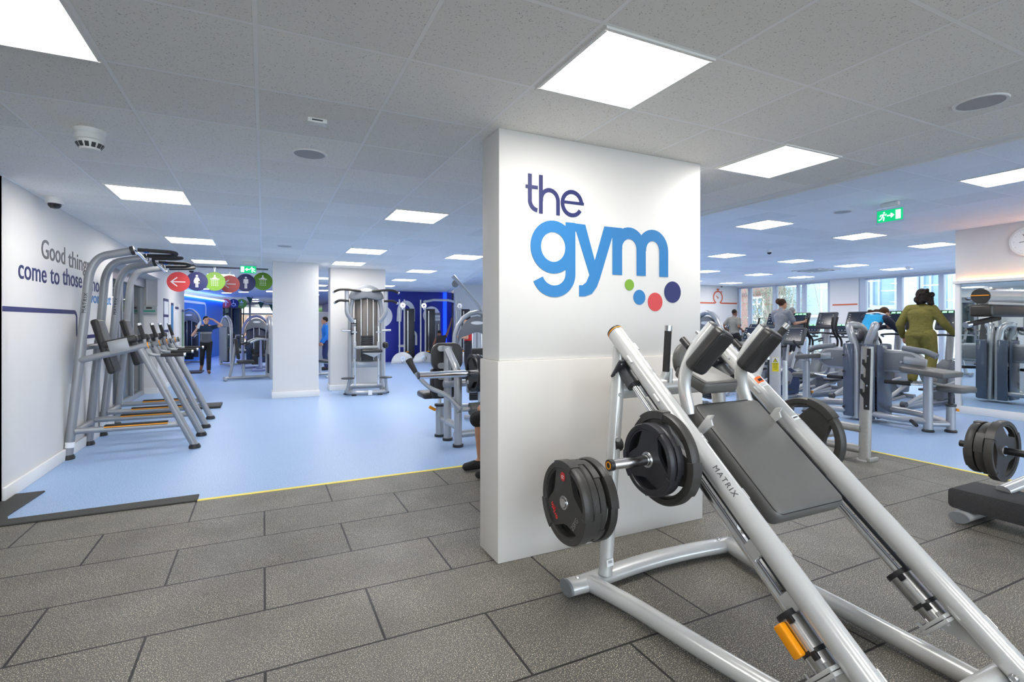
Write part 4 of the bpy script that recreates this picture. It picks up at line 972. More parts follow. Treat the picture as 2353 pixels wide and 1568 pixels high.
mb = MB(); mb.tube([(-.38, .12, .06), (-.42, -.2, .06), (-.30, -.42, .06), (.30, -.42, .06), (.42, -.2, .06), (.40, .12, .06)], .045, 12, fil=.15); mb.tube([(-.33, .1, .14), (.33, .1, .14)], .06, 12); bf = mb.build('base_frame', SILVER3, t)
mb = MB(); mb.box((.06, -.47, .06), (.08, .012, .10)); mb.build('white_tag', WHITEPR, bf)
for x, y in ((-.42, -.15), (-.26, -.43), (.26, -.43), (.42, -.12)):
    mb = MB(); mb.lathe([(0, 0), (.05, 0), (.045, .025), (0, .025)], (x, y, 0), seg=14); mb.build('foot', BLACKP, bf)

# plate loaded row machine left of the lettered pillar
t = thing('plate_loaded_machine', 'plate loaded silver row machine with a long chrome peg, left of the lettered pillar', 'exercise machine', (2.15, 6.1, 0), 0, None, True)
mb = MB(); mb.tube([(2.10, 6.53, .03), (2.10, 6.53, .42)], .055, 16); sp = mb.build('seat_post', SILVER3, t)
mb = MB(); mb.lathe([(0, 0), (.07, 0), (.07, .03), (0, .03)], (2.10, 6.53, 0)); mb.build('foot', BLACKP, sp); mb = MB(); mb.lathe([(.056, .40), (.07, .40), (.07, .43), (.03, .43)], (2.10, 6.53, 0)); mb.build('rubber_collar', BLACKP, sp)
mb = MB(); mb.cyl((2.10, 6.53, .4), (2.10, 6.53, .52), .03); mb.build('chrome_stem', CHROME, sp); mb = MB(); mb.box((1.99, 6.50, .38), (.1, .03, .04), M.Rotation(.5, 3, 'Y'), bev=.008); mb.build('orange_pin', ORANGE, sp)
mb = MB(); mb.box((2.02, 6.56, .56), (.36, .34, .085), bev=.035, seg=4); mb.build('seat', VINYL, t)
mb = MB(); mb.tube([(2.12, 6.27, .03), (2.12, 6.27, 1.18)], .05, 16); mb.tube([(2.12, 6.27, 1.14), (2.125, 6.27, 1.20)], .054, 16); u1 = mb.build('upright', SILVER3, t)
mb = MB(); mb.tube([(2.12, 5.88, .03), (2.12, 5.88, .82), (2.12, 5.94, .95), (2.12, 6.27, 1.16)], .048, 16, fil=.12); u2 = mb.build('bent_upright', SILVER3, t)
for p, u in (((2.12, 6.27, 0), u1), ((2.12, 5.88, 0), u2)):
    mb = MB(); mb.lathe([(0, 0), (.065, 0), (.065, .03), (0, .03)], p); mb.build('foot', BLACKP, u)
for z, h, w_ in ((1.06, .36, .42), (.70, .30, .36)):
    mb = MB(); mb.prism(rrect(w_, h, .12 if z > 1 else .08, 6), .08, frame((2.14, 6.40, z), (1, 0, 0), (0, 0, 1)), bev=.02); pd = mb.build('chest_pad' if z > 1 else 'back_pad', VINYL, t)
    for dz in (-.11, .11):
        mb = MB(); mb.prism(rrect(.12, .075, .036, 5), .014, frame((2.06, 6.315, z + dz), (1, 0, 0), (0, 0, 1))); mb.build('pad_bracket', SILVER3, pd)
mb = MB(); mb.prism(rrect(.34, .40, .06, 5), .07, frame((2.10, 6.44, .72), (1, 0, 0), (0, 0, 1)), bev=.02); mb.build('lower_pad', VINYL, t)
mb = MB(); mb.tube([(1.60, 5.75, .895), (2.30, 5.75, .895)], .0405, 20); pg = mb.build('weight_peg', CHROME, t)
mb = MB(); mb.tube([(1.588, 5.75, .895), (1.602, 5.75, .895)], .042, 20); mb.build('end_cap', DGREY, pg)
mb = MB(); mb.tube([(1.60, 6.10, 1.00), (1.66, 6.00, .86), (1.78, 5.95, .72), (1.98, 5.86, .64), (2.12, 5.80, .46)], .026, 14, fil=.12); lv = mb.build('lever', SILVER3, t)
mb = MB(); mb.tube([(1.585, 6.13, 1.05), (1.60, 6.10, 1.0), (1.64, 6.02, .90)], .03, 14, taper=[1.5, 1.2, .9]); mb.build('grip', GRIP, lv)
mb = MB(); mb.tube([(2.12, 5.74, .47), (2.34, 5.74, .47)], .028, 12); mb.tube([(2.09, 5.79, .42), (2.09, 5.79, .20)], .03, 8); rb = mb.build('roller_bracket', SILVER3, t)
mb = MB(); mb.tube([(2.22, 5.74, .47), (2.62, 5.74, .47)], .075, 20); mb.build('roller_pad', VINYLG, rb)
mb = MB(); mb.tube([(2.12, 6.0, .12), (2.9, 6.05, .12)], .045, 14); mb.tube([(2.12, 5.9, .24), (2.12, 6.53, .24)], .045, 14); mb.build('base_frame', SILVER3, t)
mb = MB(); mb.tube([(2.06, 6.25, .72), (2.8, 6.25, .72)], .045, 14); mb.build('middle_crossbar', SILVER3, t)
mb = MB(); mb.box((2.42, 5.9, .72), (.36, .06, .16), bev=.02); mb.build('link_plate', SILVER3, t)
plate('black iron plate on the long chrome peg left of the pillar', (2.27, 5.75, .895), .225, .05, mat('iron_plate', (.03, .03, .032), .35, .2), R(20))
plate('second black plate against the pillar edge on the long chrome peg', (2.325, 5.75, .895), .225, .045, PLATED, R(70))

# cable towers against the deep blue wall
def cable_tower(label, x, y, h=2.36):
    t = thing('cable_column', label, 'exercise machine', (x, y, 0), 0)
    mb = MB()
    for sx in (-.09, .09): mb.tube([(sx, 0, .05), (sx, 0, h)], .045, 12, rb=.03)
    mb.build('column', SILVER, t)
    mb = MB(); mb.prism([(x_, z_) for x_, z_ in arcpts(0, 0, .42, .42, 0, 180, 14)], .05, frame((0, -.05, 0), (1, 0, 0), (0, 0, 1)), bev=.01); mb.build('rounded_foot', SILVER, t)
    for z in (.18, h - .22):
        mb = MB(); mb.lathe([(.03, -.03), (.1, -.03), (.1, .03), (.03, .03), (.03, -.03)], (0, -.1, z), (0, 1, 0), 18); mb.ell((0, -.13, z - .12), (.03, .03, .06)); mb.build('pulley', CHROME, t)
    mb = MB(); mb.box((.32, .14, h * .46), (.36, .12, h * .80), bev=.02); mb.build('stack_shroud', BLACKP, t)
    mb = MB(); mb.box((.24, .07, 1.2), (.03, .01, 1.5)); mb.build('guide_rod', STEEL, t)
    mb = MB(); mb.box((.2, -.02, .42), (.1, .03, .03)); mb.build('orange_pin', ORANGE, t)
    return t
cable_tower('left cable column standing against the deep blue wall', 4.62, 18.9)
cc = cable_tower('middle cable column, beside the white arch mural on the blue wall', 5.42, 18.9)
cable_tower('right cable column, with a man pulling its handle', 6.72, 18.6)
mb = MB(); mb.tube([(0, -.06, 2.28), (.38, -.08, 2.36), (.95, -.12, 2.36), (1.20, -.2, 2.30)], .06, 10, rb=.05); mb.build('crossbar', SILVER, cc)
t = thing('wall_mural', 'white arch and hook shapes painted on the deep blue wall', 'wall sign', (5.3, 19.79, 1.4), 0, None, True)
mt = frame((0, 19.79, 0), (1, 0, 0), (0, 0, 1)); mb = MB(); stroke(mb, [(4.72, 1.55)] + arcpts(5.0, 1.95, .26, .32, 180, 0, 14) + [(5.26, 1.55)], .18, mt); mb.build('arch', WHITEPR, t, smooth=0)
mb = MB(); stroke(mb, [(4.7, .6), (5.0, .6), (5.0, .95)] + arcpts(5.2, .98, .2, .2, 180, 0, 10) + [(5.4, .62)], .09, mt); mb.build('hook', WHITEPR, t, smooth=0)
mb = MB(); mb.prism(circ(.42, 30, 4.05, 1.75), .004, mt); mb.prism(circ(.35, 30, 6.02, 1.8), .004, mt); mb.build('disc', WHITEPR, t, smooth=0)
t = thing('accessory_board', 'grey wall board with bars and small photo charts on the blue wall', 'storage board', (6.1, 19.7, 0), 0, None, True)
mb = MB(); mb.box((6.12, 19.70, 1.02), (.46, .08, 1.75), bev=.01); mb.build('board', mat('board_grey', s2l(130, 130, 140), .5), t)
for i in range(5):
    for j in range(2):
        mb = MB(); mb.box((5.95 + i * .085, 19.655, 1.75 - j * .12), (.07, .006, .1)); mb.build('photo_chart', WHITEPR, t)
for x in (5.99, 6.12, 6.26):
    mb = MB(); mb.tube([(x, 19.63, .45), (x, 19.63, 1.45)], .018, 8); mb.build('hanging_bar', STEEL, t)
mb = MB(); mb.box((6.55, 19.72, 1.36), (.13, .1, 2.7)); o = mb.build('blue_light_panel', emis('blue_glow', (.008, .06, 1), .55)); tag(o, 'tall glowing blue light panel in the corner of the blue wall', 'light panel')
# bench and cabinet glimpsed between the two white columns
t = thing('weight_bench', 'low padded bench glimpsed between the two white columns', 'bench', (1.62, 15.2, 0), .3)
mb = MB(); mb.box((0, 0, .42), (.3, 1.2, .08), bev=.03); mb.build('pad', VINYL, t)
mb = MB(); mb.tube([(0, -.5, .38), (0, .5, .38)], .035, 10)
for y in (-.5, .5): mb.tube([(0, y, .38), (0, y, .04)], .035, 10); mb.tube([(-.25, y, .035), (.25, y, .035)], .035, 10)
mb.build('frame', SILVER, t)
t = thing('storage_cabinet', 'tall grey cabinet between the two white columns', 'cabinet', (1.95, 20.5, 0))
mb = MB(); mb.box((0, 0, .95), (.75, .5, 1.9), bev=.01); mb.build('body', mat('cabinet_grey', s2l(150, 150, 156), .5), t)
mb = MB(); mb.box((.0, -.255, .95), (.7, .02, 1.8), bev=.004); dr = mb.build('door', mat('cabinet_grey2', s2l(158, 158, 164), .5), t); mb = MB(); mb.box((.28, -.275, 1.0), (.02, .02, .16)); mb.build('handle', STEEL, dr)
# revolving entrance door, bunting
t = thing('revolving_door', 'dark framed glass revolving door at the far lobby entrance', 'door', (-2.2, 34.2, 0))
mb = MB(); mb.lathe([(1.15, 2.35), (1.2, 2.35), (1.2, 2.72), (1.15, 2.72), (0, 2.70), (0, 2.36), (1.15, 2.35)], seg=28); mb.build('canopy', DGREY, t)
for k in range(12):
    a = 2 * PI * k / 12; mb = MB(); mb.cyl((1.15 * math.cos(a), 1.15 * math.sin(a), 0), (1.15 * math.cos(a), 1.15 * math.sin(a), 2.36), .03, seg=8); mb.build('post', DGREY, t)
mb = MB()
for k in range(4): mb.box((.55 * math.cos(k * PI / 2 + .4), .55 * math.sin(k * PI / 2 + .4), 1.18), (1.0, .02, 2.3), M.Rotation(k * PI / 2 + .4, 3, 'Z'))
mb.build('door_wing', glass_mat('dark_glass', (.62, .68, .70), .8, .05), t)
t = thing('bunting', 'string of small dark green pennants hanging across the far lobby', 'bunting', (0, 27, 2.6), 0, None, True)
pa, pb = V((-.55, 26.5, 2.68)), V((2.2, 26.5, 2.62)); pts = [pa.lerp(pb, k / 12) - V((0, 0, .30 * math.sin(PI * min(1, k / 9)) * (1 if k < 9 else .4))) for k in range(13)]
mb = MB(); mb.tube(pts, .012, 6); mb.build('cord', WHITEPR, t)
for k in range(0, 13, 2):
    p = pts[k]; mb = MB(); mb.prism([(-.14, 0), (.14, 0), (0, -.34)], .006, frame(p, (1, 0, 0), (0, 0, 1))); mb.build('pennant', mat('dark_green_cloth', s2l(44, 80, 62), .7), t)

t = thing('wall_outline', 'thin white rounded frame line on the sky blue lobby wall', 'wall sign', (-2.4, 24, 1.5), 0, None, True)
d_ = (LB - LA).normalized(); n_ = V((d_.y, -d_.x, 0)); mb = MB(); stroke(mb, rrect(3.0, 1.1, .2, 5), .09, frame((LA + LB) / 2 - d_ * .6 + n_ * .052 + V((0, 0, 1.75)), d_, (0, 0, 1)), .004, True); mb.build('outline', WHITEPR, t, smooth=0)
# ================================================================ STANDING CALF / SHOULDER PAD MACHINE cut by the right edge
t = thing('calf_raise_machine', 'plate loaded standing machine with padded top arm, cut by the right edge', 'exercise machine', (4.95, 1.75, 0), 0, None, True)
mb = MB(); mb.tube([(4.50, 1.80, 1.685), (5.25, 1.80, 1.70), (5.42, 1.80, 1.62), (5.5, 1.80, 1.2), (5.5, 1.75, .3)], .052, 22, fil=.14, n=7); ar = mb.build('top_arm', SILVER, t)
mb = MB(); mb.tube([(4.488, 1.80, 1.685), (4.502, 1.80, 1.685)], .053, 22); mb.build('end_cap', BLACKP, ar)
mb = MB(); mb.box((4.486, 1.80, 1.69), (.004, .1, .006)); mb.build('orange_line', ORANGE, ar)
for x in (4.62, 4.93):
    mb = MB(); mb.cyl((x, 1.80, 1.735), (x, 1.80, 1.752), .014, seg=6); mb.box((x, 1.8, 1.737), (.06, .05, .008), bev=.002); mb.build('bolt', STEEL, ar)
mb = MB(); mb.box((4.86, 1.80, 1.585), (.74, .13, .085), bev=.018, seg=4); sp = mb.build('shoulder_pad', VINYL, t)
mb = MB(); mb.box((4.86, 1.80, 1.635), (.66, .06, .02)); mb.build('pad_plate', SILVER, sp)
mb = MB(); mb.tube([(4.70, 1.78, 1.535), (4.455, 1.855, 1.487)], .019, 16); gr = mb.build('handle', GRIP, t)
mb = MB(); mb.tube([(4.47, 1.85, 1.49), (4.435, 1.861, 1.483)], .022, 16); mb.build('silver_tip', STEEL, gr)
mb = MB(); mb.tube([(4.74, 2.02, .59), (4.74, 1.2, .59)], .0245, 18); pg = mb.build('weight_peg', BLACKP, t)
mb = MB(); mb.tube([(5.5, 1.75, .05), (5.5, 1.75, .3)], .055, 14); mb.tube([(4.85, 1.2, .59), (5.5, 1.5, .62)], .05, 14); mb.tube([(4.70, 1.2, .59), (4.95, 1.2, .59)], .05, 12)
mb.tube([(4.85, 2.0, .045), (5.5, 1.98, .045)], .05, 14, rb=.04); mb.tube([(4.8, 1.0, .045), (5.6, 1.0, .045)], .05, 14, rb=.04); mb.tube([(5.5, 1.98, .06), (5.5, 1.0, .06)], .045, 12); bf = mb.build('base_frame', SILVER, t)
mb = MB(); mb.tube([(5.5, 1.75, .36), (4.98, 1.86, .245)], .05, 14, rb=.035); mb.build('support_tube', SILVER, t)
mb = MB(); mb.prism(rrect(1.05, .15, .035, 4), .36, frame((4.73, 1.57, .165), (0, 1, 0), (0, 0, 1)), bev=.006); mb.build('foot_platform', mat('grit_rubber', (.045, .044, .046), .8, 0, .6, 160, bump=.8, bs=180), t)
mb = MB(); mb.tube([(4.68, 2.0, .045), (4.90, 2.0, .045)], .062, 18, rb=.04); mb.tube([(4.80, 2.0, .08), (4.80, 2.0, .10)], .04, 12); ft = mb.build('front_foot', SILVER, t)
mb = MB(); mb.tube([(4.664, 2.0, .045), (4.682, 2.0, .045)], .063, 18, rb=.041); mb.build('end_cap', GREYP, ft)
mb = MB(); mb.box((4.93, 2.06, .006), (.10, .05, .012), bev=.003); mb.build('floor_tab', STEEL, ft)
for y, r, a, lb in ((1.90, .185, 10, 'farthest plate on the right edge machine, nearest the peg tip'), (1.84, .185, 50, 'middle plate on the right edge machine peg'), (1.775, .215, 80, 'biggest plate on the right edge machine, cut by the frame edge')):
    plate(lb, (4.74, y, .59), r, .048, PLATEM, R(a), -PI / 2)

# ================================================================ STORAGE POST WITH PLATE HOOKS
t = thing('bar_rack', 'worn silver rack post with a notched black hook plate beside the yellow floor line', 'rack', (5.9, 3.37, 0), 0, None, True)
mb = MB(); mb.tube([(5.90, 3.37, 0), (5.955, 3.37, 1.24)], .052, 18, rb=.06, up=(0, 1, 0)); po = mb.build('post', SILVERD, t)
mb = MB(); mb.lathe([(0, 0), (.075, 0), (.07, .012), (0, .012)], (5.90, 3.37, 0), seg=20); mb.box((5.93, 3.30, .02), (.16, .03, .04), bev=.004); mb.build('foot_plate', SILVERD, po)
q = [(.05, 0), (-.005, 0), (-.01, .12), (-.05, .17), (-.05, .22), (-.03, .22), (-.025, .18), (.0, .19), (.0, .28), (-.045, .33), (-.045, .38), (-.025, .38), (-.02, .34), (.005, .35), (.005, .44), (-.035, .49), (-.035, .54), (-.015, .54), (-.01, .5), (.012, .51), (.012, .66), (.05, .66)]
mb = MB(); mb.prism(q, .012, frame((5.872, 3.352, .56), (0, -1, 0), (.045, 0, 1)), bev=.002, seg=1); hp = mb.build('hook_plate', BLACKP, t)
for z in (.60, .82, 1.14):
    mb = MB(); mb.lathe([(.011, 0), (.01, .006), (0, .006)], (5.858 + .045 * (z - .56), 3.325, z), (-1, 0, 0), 12); mb.build('bolt', STEEL, hp)
for z in (.34, .11):
    mb = MB(); mb.tube([(5.90, 3.40, z), (5.90, 5.0, z)], .052, 16, rb=.045); mb.build('cross_tube', SILVERD, t)
mb = MB(); mb.tube([(5.90, 5.0, 0), (5.955, 5.0, 1.24)], .052, 18, rb=.06, up=(0, 1, 0)); mb.build('post', SILVERD, t)
mb = MB(); mb.box((5.85, 4.35, .46), (.16, .30, .07), M.Rotation(.25, 3, 'X'), bev=.02); mb.build('bench_end_pad', VINYL, t)

# white post with a caution label
t = thing('machine_post', 'pale flat post with a yellow caution label behind the right shoulder pad', 'post', (6.62, 5.0, 0), -1.08)
mb = MB(); mb.box((0, 0, .62), (.14, .1, 1.24), bev=.02); mb.build('post', mat('pale_silver', s2l(200, 200, 204), .4, .2), t)
mb = MB(); mb.box((-.085, .02, .6), (.03, .08, 1.2), bev=.01); mb.build('dark_side', BLACKP, t)
mb = MB(); mb.box((.012, -.053, .905), (.085, .004, .20)); yl = mb.build('caution_label', mat('caution_yellow', s2l(244, 226, 40), .5), t, label='yellow and white caution label')
mb = MB(); mb.box((.012, -.0555, .965), (.083, .002, .07)); mb.build('white_area', WHITEPR, yl)
mt = frame((.012, -.0568, .965), (1, 0, 0), (0, 0, 1)); mb = MB(); mb.prism([(-.028, -.024), (.028, -.024), (0, .026)], .001, mt); tr = mb.build('warning_triangle', mat('caution_yellow', s2l(244, 226, 40), .5), yl)
mb = MB(); stroke(mb, [(-.027, -.024), (.027, -.024), (0, .026)], .005, mt, .0015, True); mb.box((.012, -.0585, .967), (.005, .001, .02)); mb.build('triangle_outline', BLACKPR, yl, smooth=0)
mb = MB(); mb.add_mesh(text_mesh('CAUTION', .0165, .0006), frame((.012, -.0555, .912), (1, 0, 0), (0, 0, 1)))
for k in range(4): mb.box((.012, -.0555, .892 - k * .018), (.06 - .008 * (k % 2), .0015, .005))
mb.build('label_print', BLACKPR, yl, smooth=0)
mb = MB(); mb.tube([(0, 0, .03), (0, .9, .03)], .05, 12); mb.tube([(0, .9, 0), (0, .9, .9)], .04, 12); mb.build('base_tube', SILVER, t)

# ================================================================ BACK TO BACK CURL MACHINE
t = thing('curl_machine', 'double ended silver arm curl machine with smoked shrouds by the mirror', 'exercise machine', (8.42, 4.75, 0), 0)
SM = mat('smoked_panel', s2l(84, 92, 108), .12, 0, .1)
for sy in (-1, 1):
    P = [(-.18, sy * .07, .03), (-.18, sy * .07, 1.10), (-.20, sy * .15, 1.34), (-.16, sy * .20, 1.47), (-.02, sy * .08, 1.44), (.06, sy * .06, 1.2), (.10, sy * .07, .05)]
    mb = MB(); mb.tube(P, .05, 16, fil=.12, n=6, rb=.06, up=(1, 0, 0)); mb.build('arch_frame', SILVER3, t)
    mb = MB(); mb.ell((-.06, sy * .10, 1.31), (.10, .055, .11)); cv = mb.build('arch_cover', mat('polished_cover', s2l(120, 120, 124), .28, .3), t)
    mb = MB(); mb.ell((-.155, sy * .10, 1.33), (.012, .03, .018)); mb.build('oval_badge', WHITEPR, cv)
    mb = MB(); mb.box((-.25, sy * .15, .62), (.05, .15, 1.12), bev=.015); mb.build('smoked_shroud', SM, t)
    mb = MB(); mb.box((.16, sy * .15, .62), (.05, .15, 1.12), bev=.015); mb.build('smoked_shroud', SM, t)
    for z in (.2, .75, 1.0):
        mb = MB(); mb.ell((-.30, sy * .2, z), .018, u=8, v=6); mb.build('knob', BLACKP, t)
    mb = MB()
    for k in range(11): mb.box((-.05, sy * .16, .15 + k * .05), (.28, .1, .044), bev=.004, seg=1)
    mb.build('weight_stack', BLACKP, t)
    mb = MB(); mb.box((-.04, sy * .245, .62), (.36, .025, 1.1), bev=.008); mb.build('side_panel', SM, t)
    # cam housing and lever arm
    o = V((-.02, sy * .50, .93)); mt = frame(o, (0, sy, 0), (0, 0, 1))
    mb = MB(); mb.prism([(-.36, .17), (.08, .17)] + arcpts(.06, 0, .20, .17, 80, -80, 10) + [(-.36, -.17)], .10, mt @ M.Translation((0, 0, -.05)), bev=.02, seg=3); hs = mb.build('cam_housing', SILVER3, t)
    mb = MB(); mb.prism([(-.34, .13), (.06, .13)] + arcpts(.05, 0, .155, .13, 80, -80, 10) + [(-.34, -.13)], .13, mt @ M.Translation((0, 0, -.065)), bev=.008); mb.build('housing_inlay', GREYP, hs)
    mb = MB(); mb.cyl(o + V((-.075, 0, 0)), o + V((.075, 0, 0)), .02, seg=12); mb.build('pivot_bolt', STEEL, hs)
    mb = MB(); mb.tube([o + V((.05, sy * .12, .06)), o + V((.10, sy * .16, -.14)), o + V((.10, sy * .20, -.28)), o + V((.16, sy * .52, -.33))], .026, 12, fil=.1); lv = mb.build('lever_arm', SILVER3, t)
    mb = MB(); mb.tube([(-.14, sy * .30, .63), (-.05, sy * .60, .62)], .028, 12); mb.build('grip', GRIP, lv); mb = MB(); mb.tube([(-.05, sy * .60, .62), (.08, sy * .92, .62)], .017, 10); mb.build('chrome_bar', CHROME, lv)
    mb = MB(); mb.tube([o + V((-.02, sy * .0, .20)), o + V((-.03, sy * .30, .16)), o + V((-.03, sy * .42, .10))], .042, 12, fil=.1); mb.build('roller_pad', GREYP, lv)
    mb = MB(); mb.box(o + V((-.06, sy * .17, .02)), (.04, .30, .11), M.Rotation(-sy * .1, 3, 'X'), bev=.02); mb.build('side_plate', SILVER3, lv)
    # arm table, seat, posts, base
    mb = MB(); mb.tube([(-.19, sy * .88, .03), (-.19, sy * .88, .86)], .055, 16); p1 = mb.build('table_post', SILVER3, t)
    mb = MB(); mb.prism([(x_ * (1 if sy < 0 else .5), y_) for x_, y_ in ((-.30, -.24), (.20, -.24), (.26, -.18), (.26, .22), (.18, .27), (-.30, .27))], .075, frame((-.13, sy * .84, .86), (0, -sy, 0), (1, 0, 0)) @ M.Rotation(.10, 4, 'Y') if sy < 0 else frame((-.13, sy * .84, .90), (0, sy, 0), (-1, 0, 0)) @ M.Rotation(.10, 4, 'Y'), bev=.02, seg=3); mb.build('arm_table_pad', VINYLG, t)
    mb = MB(); mb.tube([(.06, sy * 1.03, .03), (.06, sy * 1.03, .36)], .052, 16); p2 = mb.build('seat_post', SILVER3, t)
    mb = MB(); mb.cyl((.06, sy * 1.03, .34), (.06, sy * 1.03, .56), .03, seg=14); mb.lathe([(.05, .35), (.062, .36), (.062, .385), (.03, .39)], (.06, sy * 1.03, 0), seg=18); mb.build('seat_stem', DGREY, p2)
    mb = MB(); mb.prism(rrect(.42, .36, .10, 5), .08, M.Translation((.10, sy * 1.07, .555)), bev=.03, seg=3); mb.build('seat', VINYLG, t)
    mb = MB(); mb.box((.10, sy * 1.03 - .06, .31), (.08, .03, .035), M.Rotation(.5, 3, 'Z'), bev=.006); mb.build('orange_pin', ORANGE, p2)
    for p, pr in (((-.19, sy * .88, 0), p1), ((.06, sy * 1.03, 0), p2)):
        mb = MB(); mb.lathe([(0, 0), (.07, 0), (.072, .02), (.058, .035), (0, .035)], p, seg=18); mb.build('foot', BLACKP, pr)
    mb = MB(); mb.tube([(-.22, sy * .15, .14), (-.30, sy * .5, .14), (-.20, sy * .88, .14)], .045, 14, fil=.25); mb.tube([(.10, sy * .15, .19), (.16, sy * .55, .19), (.06, sy * 1.03, .12)], .045, 14, fil=.25); mb.tube([(-.19, sy * .88, .11), (.06, sy * 1.03, .11)], .04, 12); mb.build('base_frame', SILVER3, t)
    mb = MB(); mb.tube([(-.28, sy * .72, .13), (-.52, sy * .90, .12)], .024, 12); mb.build('foot_peg', GRIP, t)

# ================================================================ CARDIO MACHINES
def console(par, o, w, h, tilt, green=False, small=False):
    """display facing local -x"""
    rot = M.Rotation(tilt, 3, 'Y'); o = V(o)
    mb = MB(); mb.box(o, (.07, w, h), rot, bev=.025, seg=3); c = mb.build('console', DGREY, par)
    f = o + rot @ V((-.036, 0, h * .06))
    mb = MB(); mb.box(f, (.006, w * .82, h * .72), rot); mb.build('screen', SCREEN, c, smooth=0)
    mb = MB(); f2 = o + rot @ V((-.041, 0, 0))
    for k in range(5): mb.box(f2 + rot @ V((0, (-.3 + .15 * k) * w, -.17 * h)), (.004, .022, .022), rot)
    for sy in (-1, 1):
        for k in range(3): mb.box(f2 + rot @ V((0, sy * w * .33, (.30 - .12 * k) * h)), (.004, .03, .014), rot)
    mb.build('buttons', LEDW, c, smooth=0)
    if green:
        mb = MB()
        for sy in (-1, 0, 1): mb.box(f2 + rot @ V((0, sy * w * .22, .37 * h)), (.004, w * .16, .03), rot)
        mb.build('green_readout', LEDG, c, smooth=0)
    return c
CARD = mat('cardio_silver', s2l(176, 178, 182), .35, .3, .03)
def make_elliptical(label, loc, rz, green=False):
    t = thing('elliptical_trainer', label, 'exercise machine', loc, rz, None)
    mb = MB(); mb.tube([(-1.05, 0, .06), (.95, 0, .06)], .05, 12); mb.tube([(-1.05, -.26, .05), (-1.05, .26, .05)], .045, 10); mb.tube([(.9, -.28, .05), (.9, .28, .05)], .045, 10); mb.build('base_frame', CARD, t)
    mb = MB(); mb.prism([(.35, .1), (1.05, .1), (1.12, .4), (.98, .72), (.78, .82), (.55, .7), (.36, .4)], .24, frame((0, .12, 0), (1, 0, 0), (0, 0, 1)), bev=.05, seg=3); hs = mb.build('flywheel_housing', GREYP, t)
    for sy in (-1, 1): mb = MB(); mb.cyl((.72, sy * .118, .42), (.72, sy * .14, .42), .23, seg=28); mb.build('silver_disc', CARD, hs)
    mb = MB(); mb.tube([(.80, 0, .7), (.86, 0, 1.1), (.90, 0, 1.42)], .055, 12, fil=.1, rb=.07); mb.build('mast', CARD, t)
    console(t, (.88, 0, 1.55), .44, .40, .38, green)
    mb = MB(); mb.tube([(.84, -.26, 1.22), (.70, -.24, 1.26), (.66, 0, 1.28), (.70, .24, 1.26), (.84, .26, 1.22)], .02, 10, fil=.08); mb.build('fixed_handle', BLACKP, t)
    for sy in (-1, 1):
        mb = MB(); mb.tube([(.78, sy * .27, .62), (.80, sy * .28, .98)], .026, 10); mb.tube([(.80, sy * .28, .35), (.78, sy * .27, .62)], .035, 10); ha = mb.build('swing_arm', CARD, t)
        mb = MB(); mb.tube([(.80, sy * .28, .95), (.82, sy * .29, 1.12), (.66, sy * .30, 1.26), (.60, sy * .29, 1.42), (.66, sy * .28, 1.62)], .022, 10, fil=.08); mb.build('grip', GRIP, ha)
        z0 = .30 if sy < 0 else .40
        mb = MB(); mb.tube([(-.95, sy * .17, .12), (-.2, sy * .17, z0), (.55, sy * .2, .42)], .032, 10, fil=.1); pa = mb.build('pedal_arm', CARD, t)
        mb = MB(); mb.box((-.22, sy * .17, z0 + .045), (.36, .16, .04), bev=.015); mb.build('pedal', BLACKP, pa)
        mb = MB(); mb.tube([(-1.0, sy * .17, .12), (-.3, sy * .17, .18)], .03, 8); mb.build('rail', CARD, t)
        mb = MB(); mb.cyl((-.98, sy * .13, .13), (-.98, sy * .21, .13), .05, seg=14); mb.build('wheel', DGREY, pa)
    return t
EL = [('elliptical trainer used by the person in olive', 5.05, True), ('elliptical trainer used by the leaning person in the blue jacket', 5.92, True), ('elliptical trainer directly left of the blue jacketed person', 6.72, False),
      ('elliptical trainer in front of the white pier between the windows', 7.38, False), ('elliptical trainer used by the person in the grey shirt, green readout', 8.02, True), ('farthest elliptical trainer of the row, left of the grey shirted person', 8.68, False)]
for lb, y, g in EL: make_elliptical(lb, (10.62, y, 0), 0, g)
def make_treadmill(label, loc, green):
    t = thing('treadmill', label, 'exercise machine', loc, 0)
    mb = MB(); mb.box((-.75, 0, .16), (1.7, .74, .12), bev=.03); mb.build('deck', DGREY, t)
    mb = MB(); mb.box((-.80, 0, .225), (1.55, .5, .012)); mb.build('running_belt', BLACKP, t)
    mb = MB(); mb.box((.02, 0, .20), (.42, .72, .26), bev=.08, seg=3); mb.build('motor_cover', GREYP, t)
    for sy in (-1, 1):
        mb = MB(); mb.tube([(.02, sy * .39, .12), (.06, sy * .39, .9), (.02, sy * .37, 1.22)], .04, 10, fil=.1, rb=.06); mb.build('upright', CARD, t)
        mb = MB(); mb.tube([(.02, sy * .37, 1.08), (-.45, sy * .37, 1.0)], .024, 8); mb.build('side_handle', GRIP, t)
        mb = MB(); mb.box((-.8, sy * .32, .235), (1.5, .09, .02), bev=.006); mb.build('side_rail', CARD, t)
    console(t, (.02, 0, 1.32), .56, .30, .55, green)
    mb = MB(); mb.tube([(-.10, -.3, 1.12), (-.12, .3, 1.12)], .022, 8); mb.build('front_handle', GRIP, t)
    return t
for k, (y, g) in enumerate(((8.58, True), (9.5, True), (10.4, False), (11.3, False), (12.2, False), (13.1, False))):
    make_treadmill(('treadmill behind the elliptical left of the blue jacketed person', 'treadmill whose green readout shows left of the white pier', 'treadmill in front of the ivy covered window, third of its row', 'treadmill to the right of the running man', 'treadmill under the running man in the striped shirt', 'farthest treadmill, left of the running man')[k], (14.05, y, 0), g)
